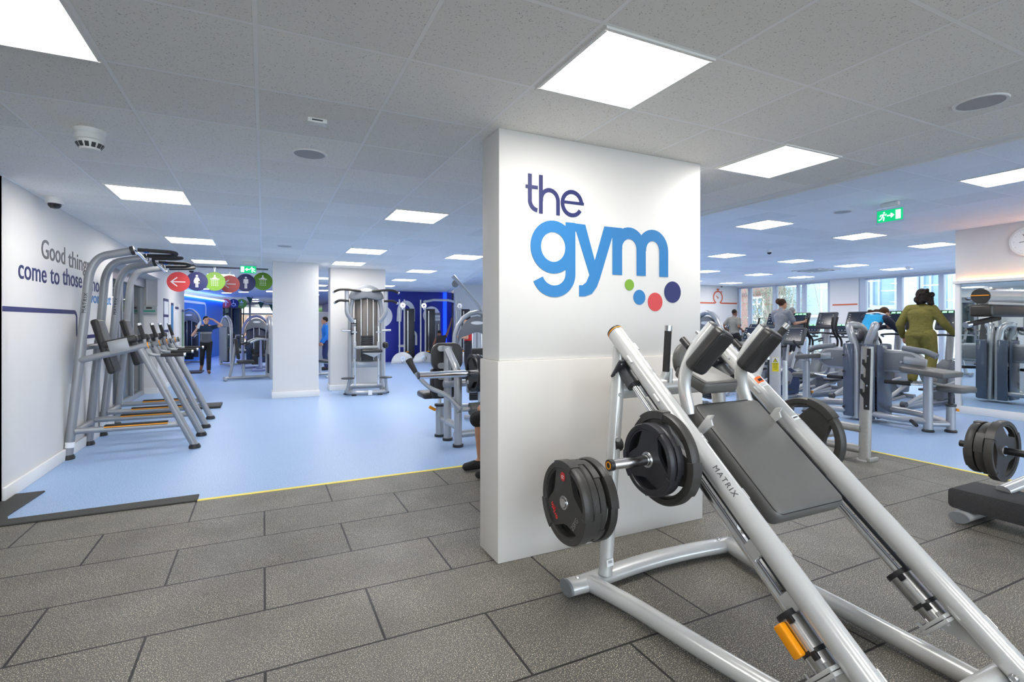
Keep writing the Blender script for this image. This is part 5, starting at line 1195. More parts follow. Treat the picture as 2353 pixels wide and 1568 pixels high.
def make_bike(label, loc, rz):
    t = thing('exercise_bike', label, 'exercise machine', loc, rz)
    mb = MB(); mb.tube([(-.55, -.27, .05), (-.55, .27, .05)], .04, 10); mb.tube([(.5, -.27, .05), (.5, .27, .05)], .04, 10); mb.tube([(-.55, 0, .07), (.5, 0, .07)], .045, 10); mb.build('base_frame', CARD, t)
    mb = MB(); mb.prism([(-.2, .1), (.46, .1), (.52, .35), (.40, .58), (.18, .66), (-.05, .5), (-.22, .3)], .2, frame((0, .1, 0), (1, 0, 0), (0, 0, 1)), bev=.05, seg=3); hs = mb.build('housing', BLUESH, t)
    mb = MB(); mb.prism([(-.1, .3), (.2, .3), (.3, .5), (.12, .6), (-.04, .48)], .22, frame((0, .11, 0), (1, 0, 0), (0, 0, 1)), bev=.03); mb.build('side_panel', GREYP, hs)
    for sy in (-1, 1):
        mb = MB(); mb.tube([(.12, sy * .12, .36), (.12 + .12 * sy, sy * .14, .24)], .018, 8); mb.box((.12 + .12 * sy, sy * .2, .23), (.1, .1, .03), bev=.008); mb.build('crank', BLACKP, t)
        mb = MB(); mb.tube([(.28, sy * .06, .58), (.42, sy * .10, 1.08)], .026, 10); mb.build('mast', CARD, t)
        mb = MB(); mb.tube([(.46, sy * .08, 1.04), (.30, sy * .22, 1.02), (.18, sy * .26, 1.06), (.08, sy * .24, 1.16)], .02, 8, fil=.08); mb.build('handlebar', GRIP, t)
    mb = MB(); mb.tube([(-.18, 0, .1), (-.30, 0, .70)], .032, 10); mb.build('seat_post', CARD, t)
    mb = MB(); mb.prism([(-.14, -.14), (-.05, -.15), (.12, -.05), (.16, 0), (.12, .05), (-.05, .15), (-.14, .14)], .07, M.Translation((-.32, 0, .70)), bev=.025, seg=3); mb.build('saddle', VINYL, t)
    console(t, (.47, 0, 1.23), .42, .36, .40)
    return t
make_bike('exercise bike nearest, its console right of the black hand grip', (8.98, 6.70, 0), 0)
make_bike('exercise bike behind the right shoulder pad, second of the bikes', (9.05, 7.75, 0), 0)
# white table-like stowage between: small orange towel box left out

# ================================================================ STOPWATCH WALL, WALL LINES, CLOCK
t = thing('wall_stopwatch', 'orange stopwatch outline and line painted on the far white wall', 'wall sign', (17.1, 15.56, 2.3), 0, None, True)
mt = frame((0, 15.565, 0), (1, 0, 0), (0, 0, 1)); cx_, cz_, r_ = 17.08, 2.54, .25
mb = MB(); stroke(mb, [(12.5, 2.32), (cx_ - .18, 2.32)] + arcpts(cx_, cz_ + .02, r_, r_, 238, -58, 30) + [(cx_ + .18, 2.32), (18.2, 2.32)], .06, mt); mb.build('outline', ORANGEP, t, smooth=0)
mb = MB(); mb.box((cx_, 15.565, cz_ + .31), (.08, .008, .08)); mb.box((cx_, 15.563, cz_ + .36), (.17, .008, .04)); mb.box((cx_ + .21, 15.565, cz_ + .26), (.09, .008, .035), M.Rotation(.8, 3, 'Y')); mb.build('crown', ORANGEP, t, smooth=0)
mb = MB(); stroke(mb, [(cx_ - .10, cz_ + .09), (cx_ - .02, cz_ + .02)], .035, mt); stroke(mb, [(cx_ + .03 * math.cos(a), cz_ + .03 * math.sin(a)) for a in [2 * PI * k / 12 for k in range(12)]], .02, mt, .002, True); mb.build('hand', ORANGEP, t, smooth=0)
mb = MB(); mb.box((XW - .105, (y_at(1977) + y_at(1915)) / 2, 2.13), (.006, y_at(1915) - y_at(1972), .05)); tag(mb.build('wall_line', ORANGEP), 'orange line across the white pier between the windows', 'wall stripe')
t = thing('wall_clock', 'round white wall clock above the mirror, cut by the right edge', 'clock', (XM - .03, 3.60, 2.74), 0)
mb = MB(); mb.lathe([(0, 0), (.215, 0), (.225, .02), (.215, .045), (.19, .045), (.185, .03), (0, .03)], (.03, 0, 0), (-1, 0, 0), 40); mb.build('rim', WHITEP, t)
mb = MB(); mb.cyl((.001, 0, 0), (-.002, 0, 0), .185, seg=40); mb.build('dial', WHITEPR, t)
mt = frame((-.004, 0, 0), (0, -1, 0), (0, 0, 1)); mb = MB()
stroke(mb, [(.01, -.01), (-.06, .11)], .007, mt, .001); mb.build('minute_hand', BLACKPR, t, smooth=0)
mb = MB(); stroke(mb, [(.01, 0), (-.1, -.012)], .008, mt, .001); mb.build('hour_hand', BLACKPR, t, smooth=0)
for s_, sz, x, z, m in (('the', .04, -.0, -.06, NAVY), ('gym', .05, .01, -.09, SKYB)):
    mb = MB(); mb.add_mesh(text_mesh(s_, sz, .0006), mt @ M.Translation((x, z, 0))); mb.build('dial_lettering', m, t, smooth=0)
mb = MB()
for k in range(12): a = PI / 6 * k; mb.box(mt @ V((.165 * math.sin(a), .165 * math.cos(a), 0)), (.001, .006, .006))
mb.build('hour_marks', GREYPR, t, smooth=0)
# ================================================================ PEOPLE
def blob(name, parts, m, par, vox=.011, it=4, label=None):
    """capsules (a, b, ra, rb) and ellipsoids (c, (rx, ry, rz)[, rot]) melted into one continuous surface"""
    mb = MB()
    for p in parts:
        if len(p) == 4:
            a, b, ra, rb = V(p[0]), V(p[1]), p[2], p[3]
            mb.tube([a, b], ra, 14, taper=[1, rb / ra]); mb.ell(a, ra * .995, u=12, v=8); mb.ell(b, rb * .995, u=12, v=8)
        else: mb.ell(p[0], p[1], p[2] if len(p) > 2 else None)
    bmesh.ops.recalc_face_normals(mb.bm, faces=mb.bm.faces)
    me = bpy.data.meshes.new('tmp'); mb.bm.to_mesh(me); mb.bm.free(); ob = bpy.data.objects.new('tmp', me); COL.objects.link(ob)
    r = ob.modifiers.new('r', 'REMESH'); r.mode = 'VOXEL'; r.voxel_size = vox
    s = ob.modifiers.new('s', 'SMOOTH'); s.iterations = it; s.factor = .5
    bpy.context.view_layer.update()
    res = bpy.data.meshes.new_from_object(ob.evaluated_get(bpy.context.evaluated_depsgraph_get())); bpy.data.objects.remove(ob)
    res.name = name
    for p in res.polygons: p.use_smooth = True
    o = bpy.data.objects.new(name, res); COL.objects.link(o); res.materials.clear(); res.materials.append(m); o.parent = par
    if label: o['label'] = label
    return o
def skin(key, c): return mat(key, s2l(*c), .5, 0, .06, 15)
def cloth(key, c, var=.12): return mat(key, s2l(*c), .8, 0, var, 14, bump=.8, bs=17, bd=.02)
def zsplit(key, stops):
    """cloth whose colour changes with height along the garment (object z)"""
    m, n, l, b = nt(key); s = n.new('ShaderNodeSeparateXYZ'); l.new(ocoord(n), s.inputs[0])
    lo, hi = stops[0][0], stops[-1][0]; k = n.new('ShaderNodeMapRange'); k.inputs[1].default_value = lo; k.inputs[2].default_value = hi; l.new(s.outputs[2], k.inputs[0])
    r = ramp(n, l, k.outputs[0], [((z - lo) / (hi - lo), s2l(*c)) for z, c in stops]); r.node.color_ramp.interpolation = 'CONSTANT'
    l.new(r, b.inputs['Base Color']); b.inputs['Roughness'].default_value = .8; return m
def stripes(key, a, c):
    m, n, l, b = nt(key); s = n.new('ShaderNodeSeparateXYZ'); l.new(ocoord(n), s.inputs[0])
    k = math_node(n, l, 'SINE', math_node(n, l, 'MULTIPLY', s.outputs[2], 170)); l.new(mixc(n, l, ramp(n, l, k, [(.3, 0.), (.6, 1.)]), s2l(*a), s2l(*c)), b.inputs['Base Color']); b.inputs['Roughness'].default_value = .85; return m
def hand(w, d, sp, curl=.5, sc=1):
    """palm, four fingers of unequal length bent at the knuckles, thumb from the side; w wrist, d pointing along the hand, sp across it"""
    w, d = V(w), V(d).normalized(); sp = V(sp); sp = (sp - d * sp.dot(d)).normalized(); nrm = d.cross(sp); P = []
    c = w + d * .05
    P.append((w, c + d * .02, .024 * sc, .028 * sc)); P.append((c - sp * .02, c + sp * .02 + d * .02, .02 * sc, .02 * sc))
    for k, ln in enumerate((.062, .074, .070, .054)):
        r = w + d * .088 + sp * (-.03 + .02 * k); m = r + (d * math.cos(curl) + nrm * math.sin(curl)) * ln * .5; e = m + (d * math.cos(curl * 2.2) + nrm * math.sin(curl * 2.2)) * ln * .5
        P.append((r - d * .02, m, .0105, .010)); P.append((m, e, .010, .0085))
    r = w + d * .03 - sp * .028; m = r + (d * .6 - sp * .7 + nrm * .3).normalized() * .04; e = m + (d * .85 - sp * .2 + nrm * .4).normalized() * .03
    P.append((r, m, .012, .0105)); P.append((m, e, .0105, .009))
    return P
def person(label, loc, rz, J, skn, top, legs, shoe, hair, hair_parts, sleeve=1.0, legcut=1.0, girth=1.0, lw=1.0, vox=.011, extra=None, top_len=0, shoes=True):
    """J: joint positions, local frame faces +x, y is the person's left"""
    t = thing('person', label, 'person', loc, rz)
    j = {k: V(v) for k, v in J.items()}; g = girth
    up = (j['neck'] - j['hip']).normalized(); side = (j['lsh'] - j['rsh']).normalized(); fw = side.cross(up)
    rot = M((fw, side, up)).transposed()
    hd = j['head']; hf = V(J.get('look', fw)).normalized(); hu = V(J.get('headup', up)); hu = (hu - hf * hu.dot(hf)).normalized(); hs = hu.cross(hf); hr = M((hf, hs, hu)).transposed()
    H = lambda x, y, z: hd + hr @ V((x, y, z))
    B = [(hd, (.088, .072, .108), hr), (H(.02, 0, -.05), (.07, .058, .07), hr), (j['neck'], hd + (j['neck'] - hd) * .3, .05, .045),
         (H(.088, 0, -.012), (.020, .012, .024), hr), (H(.075, 0, -.052), (.018, .026, .009), hr), (H(.06, 0, -.09), (.025, .025, .02), hr)]
    for sy in (-1, 1): B.append((H(-.005, sy * .074, -.01), (.018, .011, .028), hr))
    T = []
    for q in range(9):
        f = q / 8; wy = .155 - .028 * math.sin(PI * min(1, f * 1.15)) + .012 * f; T.append((j['hip'].lerp(j['chest'] + up * .05, f), ((.108 - .012 * math.sin(PI * f)) * g, wy * g, .10), rot))
    T += [(j['lsh'] - side * .03, j['rsh'] + side * .03, .058 * g, .058 * g), (j['chest'] + up * .10, j['neck'], .085, .052)]
    for s in 'lr': T.append((j['neck'] - up * .005, j[s + 'sh'] + up * .005, .046, .044))
    B += T
    arms, lg = {}, {}
    for s in 'lr':
        sh, el, wr = j[s + 'sh'], j[s + 'el'], j[s + 'wr']; B += [(sh, el, .05 * g, .039 * g), (el, wr, .039 * g, .027)]
        hdv = V(J[s + 'hd']) if s + 'hd' in J else (wr - el); B += hand(wr, hdv, J.get(s + 'sp', fw), J.get('curl', .6)); arms[s] = (sh, el, wr)
        hp = j['hip'] + side * (.088 * g * (1 if s == 'l' else -1)) - up * .02; kn, an, to = j[s + 'kn'], j[s + 'an'], j[s + 'to']
        B += [(hp, kn, .085 * g * lw, .056 * g * lw), (kn, kn.lerp(an, .35), .055 * g * lw, .054 * g * lw), (kn.lerp(an, .35), an, .054 * g * lw, .036), (an, to, .036, .026)]; lg[s] = (hp, kn, an, to)
    blob('body', B, skn, t, vox)
    for sy in (-1, 1): mb = MB(); mb.ell(H(.079, sy * .03, .012), (.008, .012, .009), hr, 8, 6); mb.build('eye', BLACKPR, t)
    e = .014
    P = [(p[0], tuple(x + e for x in p[1]), p[2]) if len(p) == 3 else (p[0], p[1], p[2] + e, p[3] + e) for p in T[1:] if len(p) == 3 or p[2] > .05] + [(j['hip'] + up * (.03 - top_len), (.112 * g + e, .162 * g + e, .10), rot), (j['chest'] + up * .10, j['neck'] - up * .02, .088, .058)]
    if sleeve is not None:
        for s in 'lr':
            sh, el, wr = arms[s]
            if sleeve <= 1: P.append((sh, sh.lerp(el, sleeve), .05 * g + e + .004, .05 * g + e))
            else: P += [(sh, el, .05 * g + e + .004, .044 * g + e), (el, el.lerp(wr, .9), .044 * g + e, .034 + e)]
    blob('top', P, top, t, vox)
    P = [(j['hip'] - up * .02, (.105 * g + .011, .155 * g + .011, .11), rot)]
    for s in 'lr':
        hp, kn, an, to = lg[s]
        if legcut >= 1: P += [(hp, kn, .085 * g * lw + .012, .058 * g * lw + .013), (kn, kn.lerp(an, .9), .058 * g * lw + .013, (.04 + .016) * (1.35 if lw > 1 else 1))]
        else: P.append((hp, hp.lerp(kn, legcut * 1.1), .085 * g + .016, .07 * g + .016))
    blob('trousers', P, legs, t, vox)
    if shoes:
        for s in 'lr':
            an, to = lg[s][2], lg[s][3]; d = (to - an); d.z = 0
            blob('shoe', [(an + V((0, 0, -.02)), to, .047, .04), (an - d.normalized() * .04 + V((0, 0, -.045)), to + V((0, 0, -.005)), .034, .036)], shoe, t, vox)
    blob('hair', [(H(*c), r, hr) for c, r in hair_parts], hair, t, vox)
    if extra: extra(t, j, arms, fw, up, side)
    return t
SK1, SK2, SK3 = skin('light_skin', (222, 170, 145)), skin('brown_skin', (120, 78, 58)), skin('tan_skin', (190, 140, 112))
HB, HD = mat('dark_hair', (.016, .012, .010), .75, 0, .3, 60, bump=.9, bs=90, bd=.01, spec=.2), mat('brown_hair', s2l(72, 48, 36), .75, 0, .3, 60, bump=.9, bs=90, bd=.01, spec=.2)
HC = [((-.02, 0, .03), (.092, .082, .098))]                                   # close cap of hair
def base(**k):
    J = dict(hip=(0, 0, .93), chest=(.01, 0, 1.24), neck=(.01, 0, 1.44), head=(.04, 0, 1.57), lsh=(0, .18, 1.37), rsh=(0, -.18, 1.37), lel=(-.02, .25, 1.10), rel=(-.02, -.25, 1.10), lwr=(.12, .24, .88), rwr=(.12, -.24, .88),
             lkn=(.03, .10, .50), rkn=(.03, -.10, .50), lan=(-.02, .10, .09), ran=(-.02, -.10, .09), lto=(.14, .12, .045), rto=(.14, -.12, .045)); J.update(k); return J
# walking woman, hand to her head, bottle in the other hand
J = base(lsh=(0, .155, 1.36), rsh=(0, -.155, 1.36), lel=(.08, .40, 1.42), lwr=(.10, .17, 1.60), lhd=(-.1, -.9, .2), lsp=(1, 0, 0), rel=(.10, -.34, 1.13), rwr=(.20, -.22, 1.33), rhd=(.2, .3, .8), rsp=(0, 1, 0), lkn=(.10, .07, .50), lan=(.16, .07, .09), lto=(.32, .09, .05), rkn=(.02, -.10, .51), ran=(-.30, -.12, .24), rto=(-.20, -.14, .10), look=(1, .12, -.05))
def ex(t, j, arms, fw, up, side):
    p = V((.24, -.17, 1.43)); mb = MB(); mb.lathe([(0, -.10), (.032, -.10), (.034, .05), (.02, .09), (.02, .12), (0, .12)], p, (.1, .3, 1), 16); o = mb.build('water_bottle', mat('clear_bottle', s2l(214, 220, 226), .15, 0, .05))
    o.matrix_world = t.matrix_basis; tag(o, 'clear drinking bottle held by the walking woman', 'bottle')
person('woman in navy and grey top and black leggings walking, hand to her head', (-1.52, 17.6, 0), -PI / 2 + .06, J, SK1, zsplit('navy_grey_top', [(0, (92, 96, 104)), (1.17, (150, 150, 150)), (1.23, (28, 52, 78)), (1.6, (28, 52, 78))]), cloth('black_leggings', (24, 22, 28)), cloth('brown_shoes', (120, 84, 60)), HB, HC + [((-.10, 0, .05), (.05, .05, .05))], .45, .95 and 1.0, .92, extra=ex)
# kneeling man pulling a cable handle (seen from behind)
J = base(hip=(0, 0, .55), chest=(.10, .0, .82), neck=(.16, 0, .99), head=(.22, .05, 1.10), lsh=(.12, .18, .93), rsh=(.14, -.18, .98), rel=(.30, -.34, 1.24), rwr=(.36, -.46, 1.55), lel=(.2, .26, .70), lwr=(.34, .2, .62), lkn=(.30, .12, .12), rkn=(.42, -.14, .52), lan=(-.1, .12, .08), ran=(.40, -.16, .1), lto=(-.24, .12, .05), rto=(.56, -.18, .05))
person('man in a dark vest kneeling and pulling a cable handle overhead, seen from behind', (5.85, 17.9, 0), PI / 2, J, SK2, cloth('dark_vest', (34, 30, 34)), cloth('dark_shorts', (30, 30, 40)), cloth('dark_shoes', (40, 40, 44)), HB, [((-.02, 0, .035), (.085, .072, .085))], None, .8)
# person in red and black by the white back wall
person('person in a red and black top standing beyond the pulley machine', (4.95, 12.9, 0), PI - .6, base(lwr=(.25, .2, 1.12), rwr=(.25, -.2, 1.12)), SK3, zsplit('red_black_top', [(0, (30, 28, 34)), (1.02, (205, 36, 36)), (1.40, (40, 40, 60)), (1.6, (40, 40, 60))]), cloth('black_leggings', (24, 22, 28)), cloth('dark_shoes', (40, 40, 44)), HB, HC + [((-.07, 0, -.03), (.06, .075, .11))], .6)
person('person in a bright blue top glimpsed between the white columns', (1.78, 17.2, 0), PI, base(), SK3, cloth('bright_blue', (30, 120, 210)), cloth('navy_trousers', (34, 44, 90)), cloth('dark_shoes', (40, 40, 44)), HB, HC, 1.6)
# seated person almost hidden by the pillar
J = base(hip=(0, 0, .52), chest=(.02, 0, .84), neck=(.03, 0, 1.04), head=(.06, 0, 1.17), lsh=(.02, .18, .97), rsh=(.02, -.18, .97), lel=(.12, .24, .72), rel=(.12, -.24, .72), lwr=(.32, .18, .66), rwr=(.32, -.18, .66), lkn=(.44, .13, .52), rkn=(.44, -.13, .52), lan=(.40, .14, .09), ran=(.42, -.14, .09), lto=(.56, .15, .045), rto=(.58, -.15, .045))
person('seated person almost hidden by the pillar, only a knee and a black shoe showing', (2.42, 4.72, 0), PI, J, SK3, cloth('dark_vest', (34, 30, 34)), cloth('black_shorts', (26, 24, 26)), cloth('black_white_shoe', (34, 34, 36)), HB, HC, .6, .95)
t = thing('weight_bench', 'bench hidden behind the lettered pillar under the seated person', 'bench', (2.46, 4.72, 0))
mb = MB(); mb.box((.05, 0, .36), (.5, .34, .08), bev=.03); mb.build('pad', VINYL, t); mb = MB(); mb.tube([(.05, 0, .33), (.05, 0, .03)], .05, 10); mb.tube([(.05, -.3, .035), (.05, .3, .035)], .035, 10); mb.build('frame', SILVER, t)
# cardio row
person('man in a striped grey shirt running on a treadmill by the stopwatch wall', (13.25, 11.45, .235), .05, base(lel=(-.20, .25, 1.14), rel=(-.12, -.27, 1.13), lwr=(.02, .22, 1.02), rwr=(.10, -.22, 1.04), rkn=(.22, -.1, .56), ran=(.02, -.1, .25), rto=(.1, -.1, .12)), SK2, stripes('striped_shirt', (118, 116, 108), (146, 144, 134)), cloth('black_shorts', (26, 24, 26)), cloth('dark_shoes', (40, 40, 44)), HB, [((-.02, 0, .035), (.086, .074, .086))], .6, .9)
J = base(lel=(.12, .24, 1.12), rel=(.14, -.24, 1.12), lwr=(.40, .26, 1.18), rwr=(.42, -.26, 1.16), head=(.05, -.01, 1.57), look=(.9, -.35, 0), lkn=(.12, .1, .52), lan=(0, .12, .12))
person('woman in a grey shirt with brown tied hair on an elliptical trainer', (10.70, 7.93, .36), 0, J, SK3, cloth('grey_shirt', (128, 130, 136)), cloth('grey_trousers', (96, 98, 106)), cloth('dark_shoes', (40, 40, 44)), HD, HC + [((-.11, 0, .06), (.06, .07, .07))], .7)
person('person with short grey hair on a treadmill, head just above a console', (13.25, 9.5, .235), .05, base(), SK1, cloth('grey_shirt', (128, 130, 136)), cloth('dark_shorts', (30, 30, 40)), cloth('dark_shoes', (40, 40, 44)), mat('grey_hair', s2l(120, 116, 112), .7, 0, .2, 60), HC, .6, .9)
NV = cloth('navy_cloth', (40, 44, 66))
J = base(hip=(-.22, 0, .90), chest=(.06, 0, 1.14), neck=(.25, 0, 1.26), head=(.36, -.06, 1.32), headup=(.25, 0, 1), look=(.85, -.45, -.35), lsh=(.16, .18, 1.24), rsh=(.16, -.18, 1.22), lel=(.44, .22, 1.02), rel=(.42, -.28, 1.0), lwr=(.62, .06, 1.06), rwr=(.62, -.10, 1.04), lhd=(.3, -.6, .2), rhd=(.3, .6, .2), lkn=(.02, .1, .48), rkn=(-.05, -.1, .5), lan=(-.12, .12, .1), ran=(-.22, -.12, .1), lto=(.05, .12, .05), rto=(-.05, -.12, .05))
def exb(t, j, arms, fw, up, side):
    for s in 'lr':
        sh, el, wr = arms[s]; blob('sleeve', [(sh, el, .075, .062), (el, el.lerp(wr, .9), .062, .048)], NV, t)
        sg = 1 if s == 'l' else -1
        blob('side_panel', [(j['chest'] + side * .135 * sg - up * .02, j['hip'] + side * .145 * sg + up * .05, .052, .05)], NV, t)
    mb = MB(); mb.tube([j['lsh'] + up * .06 - fw * .05, j['neck'] + up * .03 - fw * .08, j['rsh'] + up * .06 - fw * .05], .014, 8, fil=.05); mb.build('white_piping', WHITEPR, t)
person('person in a bright blue and navy jacket leaning over an elliptical trainer', (10.55, 5.92, .36), 0, J, SK1, cloth('cyan_jacket', (30, 150, 200)), NV, cloth('dark_shoes', (40, 40, 44)), HD, HC + [((-.10, .05, .0), (.09, .05, .055)), ((-.18, .10, -.02), (.09, .035, .04))], None, extra=exb)
CR = random.Random(11); CURLS = [((-.09 + CR.uniform(-.07, .05), -.07 + CR.uniform(-.12, .11), -.01 + CR.uniform(-.13, .12)), (CR.uniform(.02, .035),) * 3) for _ in range(46)]
OL = cloth('olive_fleece', (112, 104, 44), .15)
J = base(head=(.05, .0, 1.60), look=(1, .15, 0), neck=(.03, 0, 1.46), lel=(-.04, .31, 1.10), lwr=(.12, .33, .86), rel=(.06, -.32, 1.12), rwr=(.24, -.38, .94), rhd=(.6, -.45, .05), rsp=(0, 0, 1), lkn=(.04, .12, .50), rkn=(.10, -.12, .54), lan=(-.02, .12, .10), ran=(.0, -.12, .17), lto=(.14, .14, .05), rto=(.16, -.14, .12), lsh=(0, .175, 1.375), rsh=(0, -.175, 1.375))
def exo(t, j, arms, fw, up, side):
    mb = MB(); mb.box(j['neck'] + V((-.085, .0, -.07)), (.01, .045, .018), bev=.003); mb.build('neck_tag', WHITEPR, t)
person('person in olive sweatshirt and trousers with curly dark hair on an elliptical trainer', (10.50, 5.05, .37), .02, J, SK1, OL, OL, cloth('pale_shoes', (150, 146, 140)), HB, [((-.015, 0, .03), (.104, .094, .112)), ((-.09, -.07, -.02), (.085, .09, .10)), ((-.10, -.16, .02), (.04, .05, .05)), ((-.10, -.15, -.10), (.04, .045, .05)), ((-.09, .05, -.06), (.05, .05, .06)), ((-.10, -.13, -.06), (.055, .06, .065)), ((-.08, -.02, -.08), (.06, .07, .06)), ((-.12, -.10, .02), (.05, .06, .05))] + CURLS, 1.6, 1, 1.22, 1.15, .010, exo, .05)
t = thing('backpack', 'small black and pink bag hanging at the elliptical of the person in olive', 'bag', (11.35, 5.0, .95))
mb = MB(); mb.box((0, .26, 0), (.12, .13, .18), bev=.03); mb.build('pouch', BLACKP, t); mb = MB(); mb.ell((-.02, .26, .13), (.05, .06, .06)); mb.build('pink_top', mat('pink_cloth', s2l(214, 150, 150), .8), t)
# ================================================================ OUTSIDE
PAVE = mat('pale_paving', s2l(196, 196, 194), .8, 0, .08, 2)
mb = MB(); mb.box((40, 15, -.1), (42.8, 90, .1)); mb.box((3, -18, -.1), (60, 30, .1)); mb.box((0, 66, -.1), (60, 60, .1)); struct('ground_outside', mb, PAVE)  # pale ground behind the camera added to bounce sky light to the ceiling
BRK = brick_wall('outside_brick', s2l(140, 92, 84), s2l(160, 112, 100), s2l(150, 140, 132))
OWALL = mat('outside_white_render', s2l(214, 219, 224), .8, 0, .02, 4)
OGL = mat('outside_window_glass', s2l(120, 150, 168), .1, 0, .2, 2)
def owin(par, x, y, z, w, h, bars=True):
    mb = MB(); fm = WHITET if bars else mat('outside_grey_frame', s2l(160, 176, 192), .5)
    for s in (-1, 1): mb.box((x, y + s * w / 2, z), (.16, .12, h + .12)); mb.box((x, y, z + s * h / 2), (.15, w - .11, .12))
    if not bars: mb.box((x, y + w * .2, z), (.13, .08, h - .11))
    if bars:
        mb.box((x, y, z), (.12, .09, h - .11)); mb.box((x, y, z + h * .15), (.11, w - .11, .08))
    mb.box((x - .05, y, z - h / 2 - .1), (.24, w + .3, .1)); f = mb.build('window', fm, par, smooth=0)
    mb = MB(); mb.box((x + .04, y, z), (.05, w, h)); mb.build('pane', OGL, f, smooth=0)
t = thing('brick_building', 'red brick building with white windows outside the far window', 'building', (30, 24, 0), 0, None, True)
mb = MB(); mb.box((32, 24.2, 5), (8, 9.6, 10)); mb.build('walls', BRK, t)
for y in (20.2, 22.35, 24.6): 
    for z in (.9, 2.3, 4.9): owin(t, 27.95, y, z + .2, .9, 1.15)
mb = MB(); mb.box((27.9, 24.2, 3.35), (.14, 9.6, .12)); mb.build('string_course', mat('dark_brick', s2l(110, 84, 80), .8), t)
t = thing('glazed_building', 'pale glass fronted building outside the window left of the white pier', 'building', (27, 17, 0), 0, None, True)
mb = MB(); mb.box((29, 16.9, 4), (6, 4.2, 8)); mb.build('walls', OWALL, t)
for y in (15.4, 16.4, 17.5, 18.5):
    for z, h in ((2.9, 1.9), (.9, 1.5), (5.2, 1.9)):
        mb = MB(); mb.box((25.97, y, z), (.06, .95, h)); mb.build('window', mat('pale_blue_glass', s2l(180, 204, 212), .12, 0, .1, 1), t)
for z in (1.85, 4.05): mb = MB(); mb.box((25.9, 16.9, z), (.22, 4.3, .14)); mb.build('ledge', WHITET, t)
t = thing('white_building', 'white rendered building with grey windows outside the right hand windows', 'building', (27, 10, 0), 0, None, True)
mb = MB(); mb.box((29, 9.9, 4), (6, 9.4, 8)); mb.build('walls', OWALL, t)
for y, z, w_, h in ((13.95, 3.0, 1.05, 1.5), (11.9, 2.9, 1.0, 1.7), (9.4, 3.0, 1.0, 1.5)): owin(t, 25.95, y, z, w_, h, False)
mb = MB(); mb.box((25.9, 12.7, 4), (.3, .35, 8)); mb.build('column', mat('grey_render', s2l(170, 182, 196), .8), t)
# bare ivy tree in front of the brick wall
t = thing('ivy_tree', 'bare grey green ivy covered tree outside the far windows', 'tree', (24.6, 18.6, 0), 0, None, True)
rnd = random.Random(3); mb = MB()
for k in range(70):
    p = V((24.6 + rnd.gauss(0, .35), 18.7 + rnd.gauss(0, .75), 0)); P = [p]
    for i in range(5): p = p + V((rnd.gauss(0, .25), rnd.gauss(0, .30), rnd.uniform(.5, 1.2))); P.append(p)
    mb.tube(P, rnd.uniform(.012, .035), 5, taper=[1, .9, .8, .6, .4, .2])
mb.build('branches', mat('bark', s2l(150, 146, 130), .9, 0, .2), t)
mb = MB(); mb.tube([(24.6, 18.7, 0), (24.65, 18.75, 2.2), (24.5, 18.8, 4.5)], .16, 8, taper=[1, .8, .5]); mb.build('trunk', mat('bark', s2l(150, 146, 130), .9), t)
mb = MB()
for k in range(5200):
    c = V((24.6 + rnd.gauss(0, .5), 18.75 + rnd.gauss(0, .70), min(6, abs(rnd.gauss(2.4, 1.8))))); a = V((rnd.gauss(0, 1), rnd.gauss(0, 1), rnd.gauss(0, 1))).normalized(); b2 = a.orthogonal().normalized(); s = rnd.uniform(.03, .07)
    mb.quad(c - a * s, c - b2 * s * .6, c + a * s, c + b2 * s * .6)
lv = mb.build('leaves', mat('ivy_leaf', s2l(104, 124, 96), .7, 0, .35, 3), t, smooth=0); lv['kind'] = 'stuff'
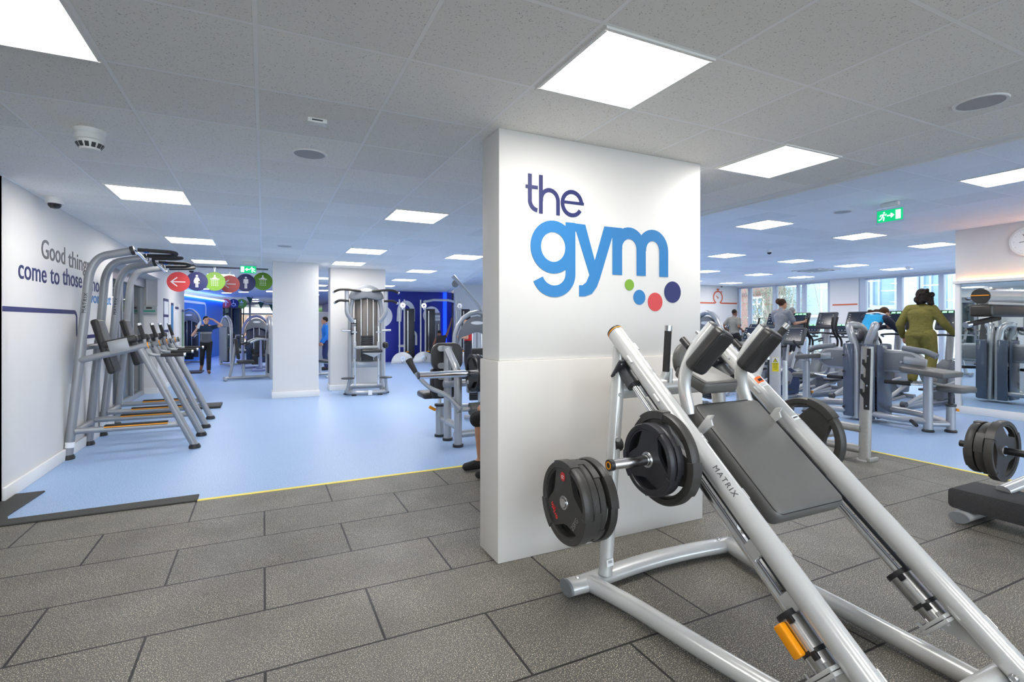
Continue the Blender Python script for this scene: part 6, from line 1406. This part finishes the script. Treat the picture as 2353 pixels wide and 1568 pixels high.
# across the street beyond the lobby
t = thing('street_building', 'beige and brick building across the street beyond the lobby glass', 'building', (2, 52, 0), 0, None, True)
mb = MB(); mb.box((2, 54, 5), (40, 4, 10)); mb.build('walls', mat('beige_render', s2l(214, 208, 190), .8, 0, .06, 1), t)
mb = MB(); mb.box((-.2, 51.95, 1.0), (5, .1, 2.4)); mb.build('brick_panel', brick_wall('outside_brick_tan', s2l(150, 110, 84), s2l(166, 124, 96), s2l(160, 150, 136)), t)
for x in (-4.5, 4, 6.5): mb = MB(); mb.box((x, 51.95, 2.2), (1.3, .1, 1.6)); mb.build('window', OGL, t)
t = thing('hedge', 'green hedge outside beyond the lobby glass', 'hedge', (3.6, 47, 0), 0, None, True)
mb = MB(); rnd = random.Random(5)
for k in range(60): mb.ell((3.6 + rnd.uniform(-1.6, 1.6), 47 + rnd.uniform(-.4, .4), rnd.uniform(.3, 3.4)), rnd.uniform(.25, .5), u=7, v=5)
mb.build('foliage', mat('hedge_leaf', s2l(90, 130, 70), .8, 0, .4, 4), t)
# ================================================================ DAYLIGHT, CAMERA, VIEW
w = bpy.data.worlds.new('sky'); sc.world = w; w.use_nodes = True
n = w.node_tree.nodes; l = w.node_tree.links
bg = n['Background']; bg.inputs[0].default_value = (.86, .93, 1, 1); bg.inputs[1].default_value = 2.0
for o in WORLDS:
    if '_w' in o: del o['_w']
cam = bpy.data.cameras.new('camera'); co = bpy.data.objects.new('camera', cam); COL.objects.link(co); sc.camera = co
cam.sensor_fit = 'HORIZONTAL'; cam.sensor_width = 36; cam.lens = 36 * FPX / 2353
cam.shift_y = -(784 - HY) / 2353; cam.shift_x = 0
co.location = (0, 0, CAMZ); co.rotation_euler = (PI / 2, 0, -YAW); cam.clip_start = .05; cam.clip_end = 300
vs = sc.view_settings; vs.view_transform = 'Standard'; vs.look = 'None'; vs.gamma = 1; vs.use_curve_mapping = False; vs.exposure = EXPO
cy = sc.cycles
cy.max_bounces = 7; cy.diffuse_bounces = 6; cy.glossy_bounces = 4; cy.transmission_bounces = 4; cy.transparent_max_bounces = 8
cy.caustics_reflective = False; cy.caustics_refractive = False; cy.sample_clamp_indirect = 4
cy.use_denoising = True; cy.use_adaptive_sampling = True; cy.adaptive_threshold = .02
